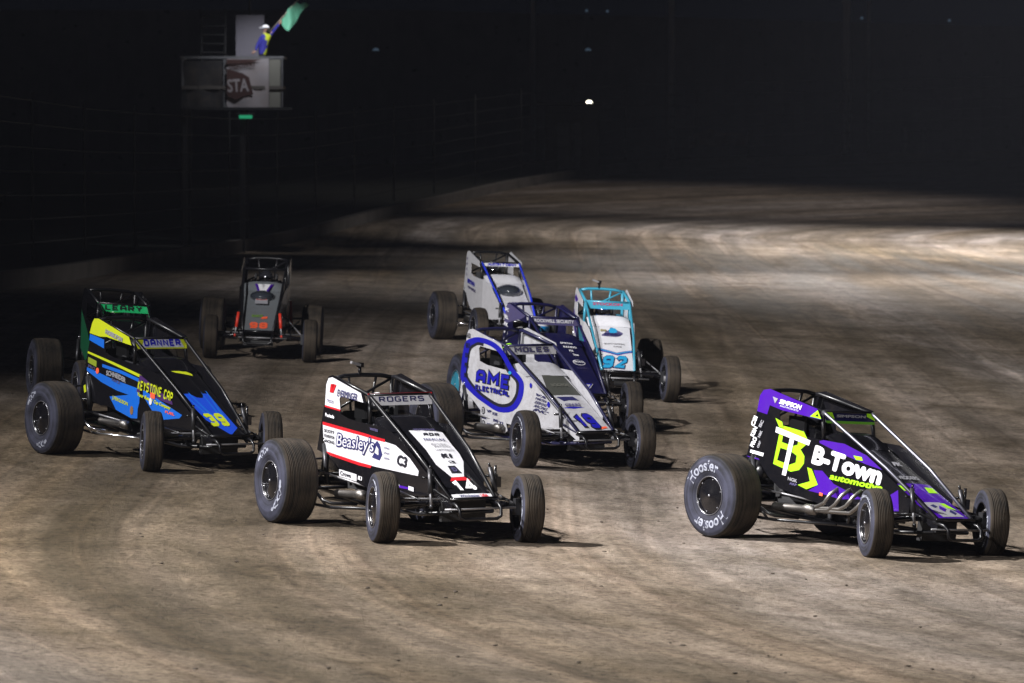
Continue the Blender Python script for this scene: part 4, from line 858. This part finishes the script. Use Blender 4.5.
# ---- 39: black, blue and yellow
def s39(st, le):
    shape(st, SR, [(-.145, 1.30), (-.098, 1.42), (-.05, 1.478), (.05, 1.487), (.76, 1.352), (.83, 1.262), (.25, 1.298), (.10, 1.285)], YEL, 1)
    text(le, SR, 'HOSELTON', (.22, 1.335), (.62, 1.275), (.23, 1.39), SIL, 3, .09)
    shape(st, S39, [(-.15, 1.285), (-.16, 1.215), (.222, 1.14), (.218, 1.24)], SKY, 1)
    shape(st, S39, [(-.185, 1.085), (.5, .995), (1.19, .895), (1.18, .862), (.5, .965), (-.19, 1.062)], YEL, 1)
    shape(st, S39, [(-.19, .90), (.5, .80), (1.3, .72), (2.1, .50), (2.05, .46), (1.7, .42), (.99, .39), (.60, .46), (.42, .60), (.9, .65), (.6, .68), (.2, .75), (-.19, .86)], SKY, 1)
    shape(st, S39, [(.2, .96), (.7, .915), (1.15, .85), (1.15, .81), (.7, .875), (.2, .925)], SKY, 1)
    shape(st, S39, [(-.17, 1.02), (.05, .985), (.05, .915), (-.17, .955)], mat('olive_vinyl', (.25, .32, .02), .5), 1)
    text(le, S39, 'SCHNEIDER', (.32, .835), (.82, .775), (.32, .895), SIL, 3, .05, arc=.25); text(le, S39, 'RACE', (.47, .785), (.68, .755), (.47, .82), LAV, 3, .03)
    text(le, S39, 'PRO', (-.15, .90), (.03, .875), (-.15, .935), LAV, 3, .03); shape(le, S39, ellipse(.09, .875, .04, .035), ORG, 3); shape(le, S39, [(-.25, .68), (-.2, .70), (-.17, .62), (-.22, .6)], YEL, 3)
    shape(st, S39, [(1.10, .70), (1.90, .60), (1.88, .64), (1.16, .90)], mat('plum_vinyl', (.06, .02, .12), .5), 2)
    block(le, S39, 'KEYSTONE CAP', (1.12, .725), (1.89, .625), (1.14, .835), YEL, 3, .10, arc=.12); text(le, S39, 'Your Ready', (1.13, .645), (1.48, .59), (1.13, .70), YEL, 3, .05, .2); text(le, S39, 'Cap Company', (1.5, .585), (1.86, .53), (1.5, .635), YEL, 3, .05, .2)
    shape(le, S39, [(1.42, .715), (1.52, .70), (1.52, .64), (1.42, .655)], ORG, 4); shape(le, S39, ellipse(1.43, .61, .03, .04), LWH, 4)
    text(le, S39, 'J.FERGUSON', (.5, .565), (.9, .51), (.5, .62), YEL, 3, .03); shape(le, S39, ellipse(1.0, .48, .04, .05), mat('bronze_vinyl', (.25, .13, .05), .5), 3); text(le, S39, 'FUEL', (1.75, .50), (1.95, .48), (1.75, .53), ORG, 3, .03)
def n39(st, le):
    shape(st, HD, [(-.16, 1.62), (-.06, 1.62), (.0, 1.70), (.07, 1.71), (.12, 1.62), (.19, 1.62), (.18, 1.95), (.185, 2.30), (.03, 2.44), (-.13, 2.14)], mat('deep_blue', (.012, .07, .62), .4), 1)
    for a in (-.15, -.07, .10, .18): shape(st, HD, [(a, 1.56 if abs(a) > .12 else 1.65), (a+.012, 1.58), (a*.5+.05, 2.15), (a*.5+.015, 2.15)], SKY, 2)
    block(le, HD, '39', (-.125, 2.27), (.125, 2.27), (-.125, 2.02), YEL, 3, .135)
    shape(st, HD, [(-.12, 1.12), (.06, 1.10), (.20, 1.22), (.19, 1.26), (.0, 1.20)], YEL, 1)
def v39(st, le):
    shape(st, VS, [(-.21, 1.34), (.25, 1.34), (.30, 1.24), (-.25, 1.24)], mat('strip_white', (.5, .52, .62), .5), 2); block(le, VS, 'DANNER', (-.215, 1.252), (.26, 1.252), (-.215, 1.33), BLU, 3, .13, shear=-.1)
O39 = [(-.30, .56)]+SB[1:-2]+[(.2, .50), (-.05, .53)]
# ---- 92: white and teal
def s92(st, le):
    shape(st, SR, [(-.15, 1.18), (.0, 1.1), (.35, 1.0), (.9, .98), (1.45, .80), (1.75, .60), (1.3, .44), (.95, .45), (.6, .62), (.2, .80), (-.2, .95)], PUR, 1)
    shape(st, SR, [(.1, 1.0), (.5, .95), (.95, .90), (1.4, .68), (1.5, .52), (1.3, .5), (.9, .72), (.5, .84), (.1, .90)], TEAL, 2)
    shape(st, SR, [(-.10, 1.34), (.0, 1.40), (.3, 1.33), (.2, 1.30), (.0, 1.28)], PUR, 1)
def n92(st, le):
    shape(st, HD, [(-.262, 1.77), (.03, 1.925), (.262, 1.82), (.262, 1.885), (.035, 2.0), (-.255, 1.86)], PUR, 1); shape(st, HD, [(-.262, 1.795), (.03, 1.945), (.262, 1.842), (.262, 1.862), (.035, 1.975), (-.255, 1.83)], TEALD, 2)
    block(le, HD, '92', (-.235, 2.375), (.185, 2.375), (-.235, 2.03), INKB, 3, .14, .05, shear=.4); block(le, HD, '92', (-.235, 2.375), (.185, 2.375), (-.235, 2.03), TEALD, 5, .14, -.01, shear=.4)
    shape(st, HD, loop_pts([(-.12, 1.40), (-.02, 1.28), (.02, 1.20), (.10, 1.28), (.18, 1.36), (.10, 1.46), (-.02, 1.47), (-.14, 1.45)], 3), LAV, 1); shape(st, HD, loop_pts([(-.02, 1.36), (.0, 1.24), (.08, 1.24), (.09, 1.35)], 3), TEALD, 2)
    ht(le, 'SPEED', -.11, .14, 1.45, .07, INKB, off=.05, shear=.2); ht(le, 'shop', -.15, -.06, 1.36, .10, mat('tan_vinyl', (.3, .25, .12), .5), off=.05)
    ht(le, 'ELLIOTT TRUCKING', -.13, .17, 1.70, .03, INK, off=.02); ht(le, 'MOTORS', .0, .12, 1.78, .03, INK, off=.02)
def v92(st, le): text(le, VS, 'STOCKON', (-.22, 1.285), (.22, 1.285), (-.22, 1.325), mat('wine_letter', (.30, .03, .10), .5), 3, .05)
# ---- far white and blue car
def sw(st, le):
    text(le, SR, 'BRYAN', (.05, .95), (.55, .90), (.05, 1.03), BLU, 3, .06); text(le, SR, 'MOTORSPORT', (.10, .86), (.65, .80), (.10, .91), LAV, 3, .05)
    for k in range(4): shape(le, SR, ellipse(-.03, 1.36-k*.09, .03, .025), LAV, 3)
def nw(st, le): shape(st, HD, ellipse(.02, 1.85, .10, .05), LAV, 1)
def vw(st, le): text(le, VS, 'AUSTIN T DEAN', (-.24, 1.285), (.27, 1.285), (-.24, 1.328), BLU, 3, .06, .2)
# ---- 98
def s98(st, le): text(le, SR, 'V', (.3, .8), (.6, .8), (.3, 1.0), SIL, 3, .05)
def n98(st, le):
    shape(st, HD, [(-.09, 1.04), (-.03, 1.04), (.0, 1.2), (.03, 1.04), (.11, 1.04), (.04, 1.30), (-.04, 1.30)], LWH, 20); shape(st, HD, [(-.14, 1.02), (-.09, 1.04), (-.04, 1.30), (-.08, 1.26)], PUR, 19); shape(st, HD, [(.16, 1.02), (.11, 1.04), (.04, 1.30), (.08, 1.26)], PUR, 19)
    shape(st, HD, [(-.10, 1.42), (.10, 1.42), (.10, 1.66), (-.10, 1.66)], SIL, 18); ht(le, 'KEEN', -.08, .08, 1.55, .07, ORG, off=.06, layer=21)
    ht(le, 'KARTS', -.12, .05, 2.02, .08, mat('moss_letter', (.16, .30, .05), .5), off=.06); shape(le, HD, [(.02, 2.07), (.12, 2.05), (.12, 1.98), (.04, 2.0)], ORG, 3)
    block(le, HD, '98', (-.14, 2.365), (.14, 2.365), (-.14, 2.175), ORG, 3, .14)
def v98(st, le): pass
def sle(st, le):
    shape(st, SR, [(-.1, 1.2), (.4, .95), (.8, .7), (.4, .55), (0, .7)], DGRN, 1)
def nle(st, le): block(le, HD, '22', (-.12, 2.3), (.12, 2.3), (-.12, 2.05), LWH)
def vle(st, le): block(le, VS, 'LEARY', (-.245, 1.258), (.25, 1.258), (-.245, 1.325), INK, 3, .10)
def s17(st, le):
    for k in range(5): text(le, SR, ('SPC', 'BELL', 'FK', 'MAXIM', 'ASI')[k], (-.12, 1.38-.1*k), (.05, 1.36-.1*k), (-.12, 1.43-.1*k), LWH, 3, .05)
    shape(st, SR, [(-.14, 1.2), (.6, 1.30), (.77, 1.345), (.05, 1.48), (-.05, 1.47), (-.10, 1.40)], LAV, 1)
def n17(st, le):
    for k, (s, a, b_) in enumerate((('SMITH', .0, .17), ('RACING', .02, .2), ('FX', .07, .13), ('Titan', .09, .17))): ht(le, s, a, b_, 1.16+k*.10, .05, LWH, off=.05)
    shape(st, HD, ellipse(.12, 1.62, .085, .07), LWH, 1); shape(st, HD, ellipse(.12, 1.62, .075, .06), NAVY, 2); ht(le, 'BRODIX', .05, .19, 1.64, .05, LWH, off=.03); ht(le, 'MOTORSPORTS', .04, .2, 1.80, .03, LAV, off=.0)
    block(le, HD, '17', (-.12, 2.34), (.12, 2.34), (-.12, 2.19), LWH, 3, .12, .05, .3); block(le, HD, '17', (-.12, 2.34), (.12, 2.34), (-.12, 2.19), BLU, 5, .06, 0, .3)
def v17(st, le): text(le, VS, 'ROCKWELL SECURITY', (-.27, 1.275), (.28, 1.275), (-.27, 1.318), LWH, 3, .03)
LET2 = {'RR': [(math.pi/2+.5, '.9'), (-.55, '1.3')], 'FR': [(1.0, '1.0')], 'FL': [(-.2, '1.2')]}
LET = {'RR': [(math.pi/2+.35, 'Hoosier'), (-math.pi/2+.2, 'Hoosier')], 'FR': [(math.pi/2-.2, 'Hoosier')], 'FL': [(-.4, 'Racing')]}
P_ = {'14': (-1.4765, 50.543, .431, .0542, -.0138, -.0187, .0373, -.0107), '19': (-.1702, 61.3687, .461, .0286, -.0335, .0042, .0357, -.0044), 'pu': (2.7625, 51.1596, .6374, .0286, -.0475, -.0235, -.0261, .0128),
 '39': (-4.5302, 58.4787, .5615, .0479, -.0262, .0793, .0131, .0404), '92': (1.3103, 75.3192, .0716, -.0056, -.0561, -.0084, .0006, .0046), 'w': (-.3768, 87.4807, .2205, -.0372, -.0705, .0471, .0114, .0017),
 '98': (-3.9076, 80.7007, -.0308, -.0002, -.03, -.0008, .0072, -.0081), 'le': (-5.3596, 67.3252, .2345, .0002, -.0464, .0061, -.0296, .0033), '17': (.2113, 68.1152, .2775, .0489, -.0018, .0357, -.0133, -.0095)}
R_ = math.radians
HB, HW, HD_ = mat('helmet_black', (.02, .02, .025), .2, coat=1), mat('helmet_white', (.6, .6, .65), .25, coat=1), mat('helmet_blue', (.02, .12, .5), .25, coat=1)
VIS = mat('visor_smoke', (.01, .01, .012), .08, coat=1); VISB = mat('visor_blue', (.02, .25, .6), .12, coat=1)
cars = [
 dict(pose=P_['14'], label='black and white race car with red lines and number 14 on its nose, front centre', steer=R_(-13), body=BLK, side=s14, nose=n14, vis=v14, visor=(1.235, 0, WHT), outline=O14, camera=True, letters=LET2, cowl=BLK, driver=('driver inside the black and white number 14 race car', FIRE, HB, VIS, WHT)),
 dict(pose=P_['pu'], headers=True, label='purple, black and fluorescent green race car at the front right', steer=R_(-27), body=BLK, side=spu, nose=npu, vis=vpu, visor=(1.228, 0, NAVY), letters=LET, atube=mat('polished_post', (.14, .14, .17), .42, .8), driver=('driver inside the purple race car at the front right', FIRE, HB, VIS, None)),
 dict(pose=P_['19'], label='muddy white race car with blue ring on its side and blue number 19', steer=R_(-11), body=WHTD, side=s19, nose=n19, vis=v19, visor=(1.232, 0, WHTD), outline=O19, tube=mat('dark_blue_tube', (.015, .015, .06), .3, coat=.4), skirt=WHTD, letters=LET2, rod=ALU, driver=('driver with green trimmed helmet inside the white number 19 race car', FIRE, HB, VIS, FLU)),
 dict(fo=-.11, pose=P_['39'], label='black race car with blue flashes, yellow trim and yellow number 39', steer=R_(-25), body=BLK, side=s39, nose=n39, vis=v39, visor=(1.225, 0, YEL), outline=O39, nerf=CHR, letters={'RR': [(2.3, '.8'), (-1.3, '.8')]}, driver=('driver inside the black number 39 race car at the left', FIRE, HB, VIS, None)),
 dict(fo=-.04, ltube=TUBE, pose=P_['92'], label='white race car with teal roll cage and slanted teal number 92', steer=R_(3), body=WHT, side=s92, nose=n92, vis=v92, visor=(1.235, 0, TEAL), tube=TEAL, skirt=BLK, camera=True, letters={}, driver=('driver inside the white and teal number 92 race car', FIRE, HD_, VIS, None)),
 dict(fo=-.02, pose=P_['w'], label='pale white race car with bright blue cage bars, farthest back in the middle', steer=0, body=WHT, side=sw, nose=nw, vis=vw, visor=(1.275, 0, WHT), tube=TUBE, atube=BTUBE, skirt=WHT, cowl=WHT, scoop=(1.42, .22, .12), disc=BLK, nerf=CHR, letters={}, driver=('driver inside the pale car with blue cage bars', FIRE, HB, VIS, None)),
 dict(fo=0, pose=P_['98'], label='grey and black race car with orange number 98 seen head on at the back', steer=R_(3), body=BLK, hood=GRY, side=s98, nose=n98, vis=v98, visor=(1.33, 0, BLK), scoop=(1.32, .20, .10), shock=mat('shock_red', (.65, .04, .02), .4), letters={}, driver=('driver inside the grey number 98 race car at the back', FIRE, HB, VIS, None)),
 dict(fo=0, pose=P_['le'], label='dark race car with green name strip, mostly hidden behind the number 39 car', steer=0, body=BLK, side=sle, nose=nle, vis=vle, visor=(1.235, 0, GRN), tube=TUBE, atube=CHR, letters={}, tail=DGRN, driver=('driver with green helmet behind the green name strip', FIRE, mat('helmet_green', (.05, .5, .05), .3, coat=1), VIS, None)),
 dict(pose=P_['17'], label='navy race car with lavender name strip, between the white 19 and teal 92 cars', steer=R_(-8), body=NAVY, side=s17, nose=n17, vis=v17, visor=(1.245, 0, LAV), tube=NAVY, disc=TEAL, skirt=NAVY, letters={}, driver=('driver in a white helmet with blue visor inside the navy race car', FIRE, HW, VISB, None)),
]
for c in cars: build_car(c)
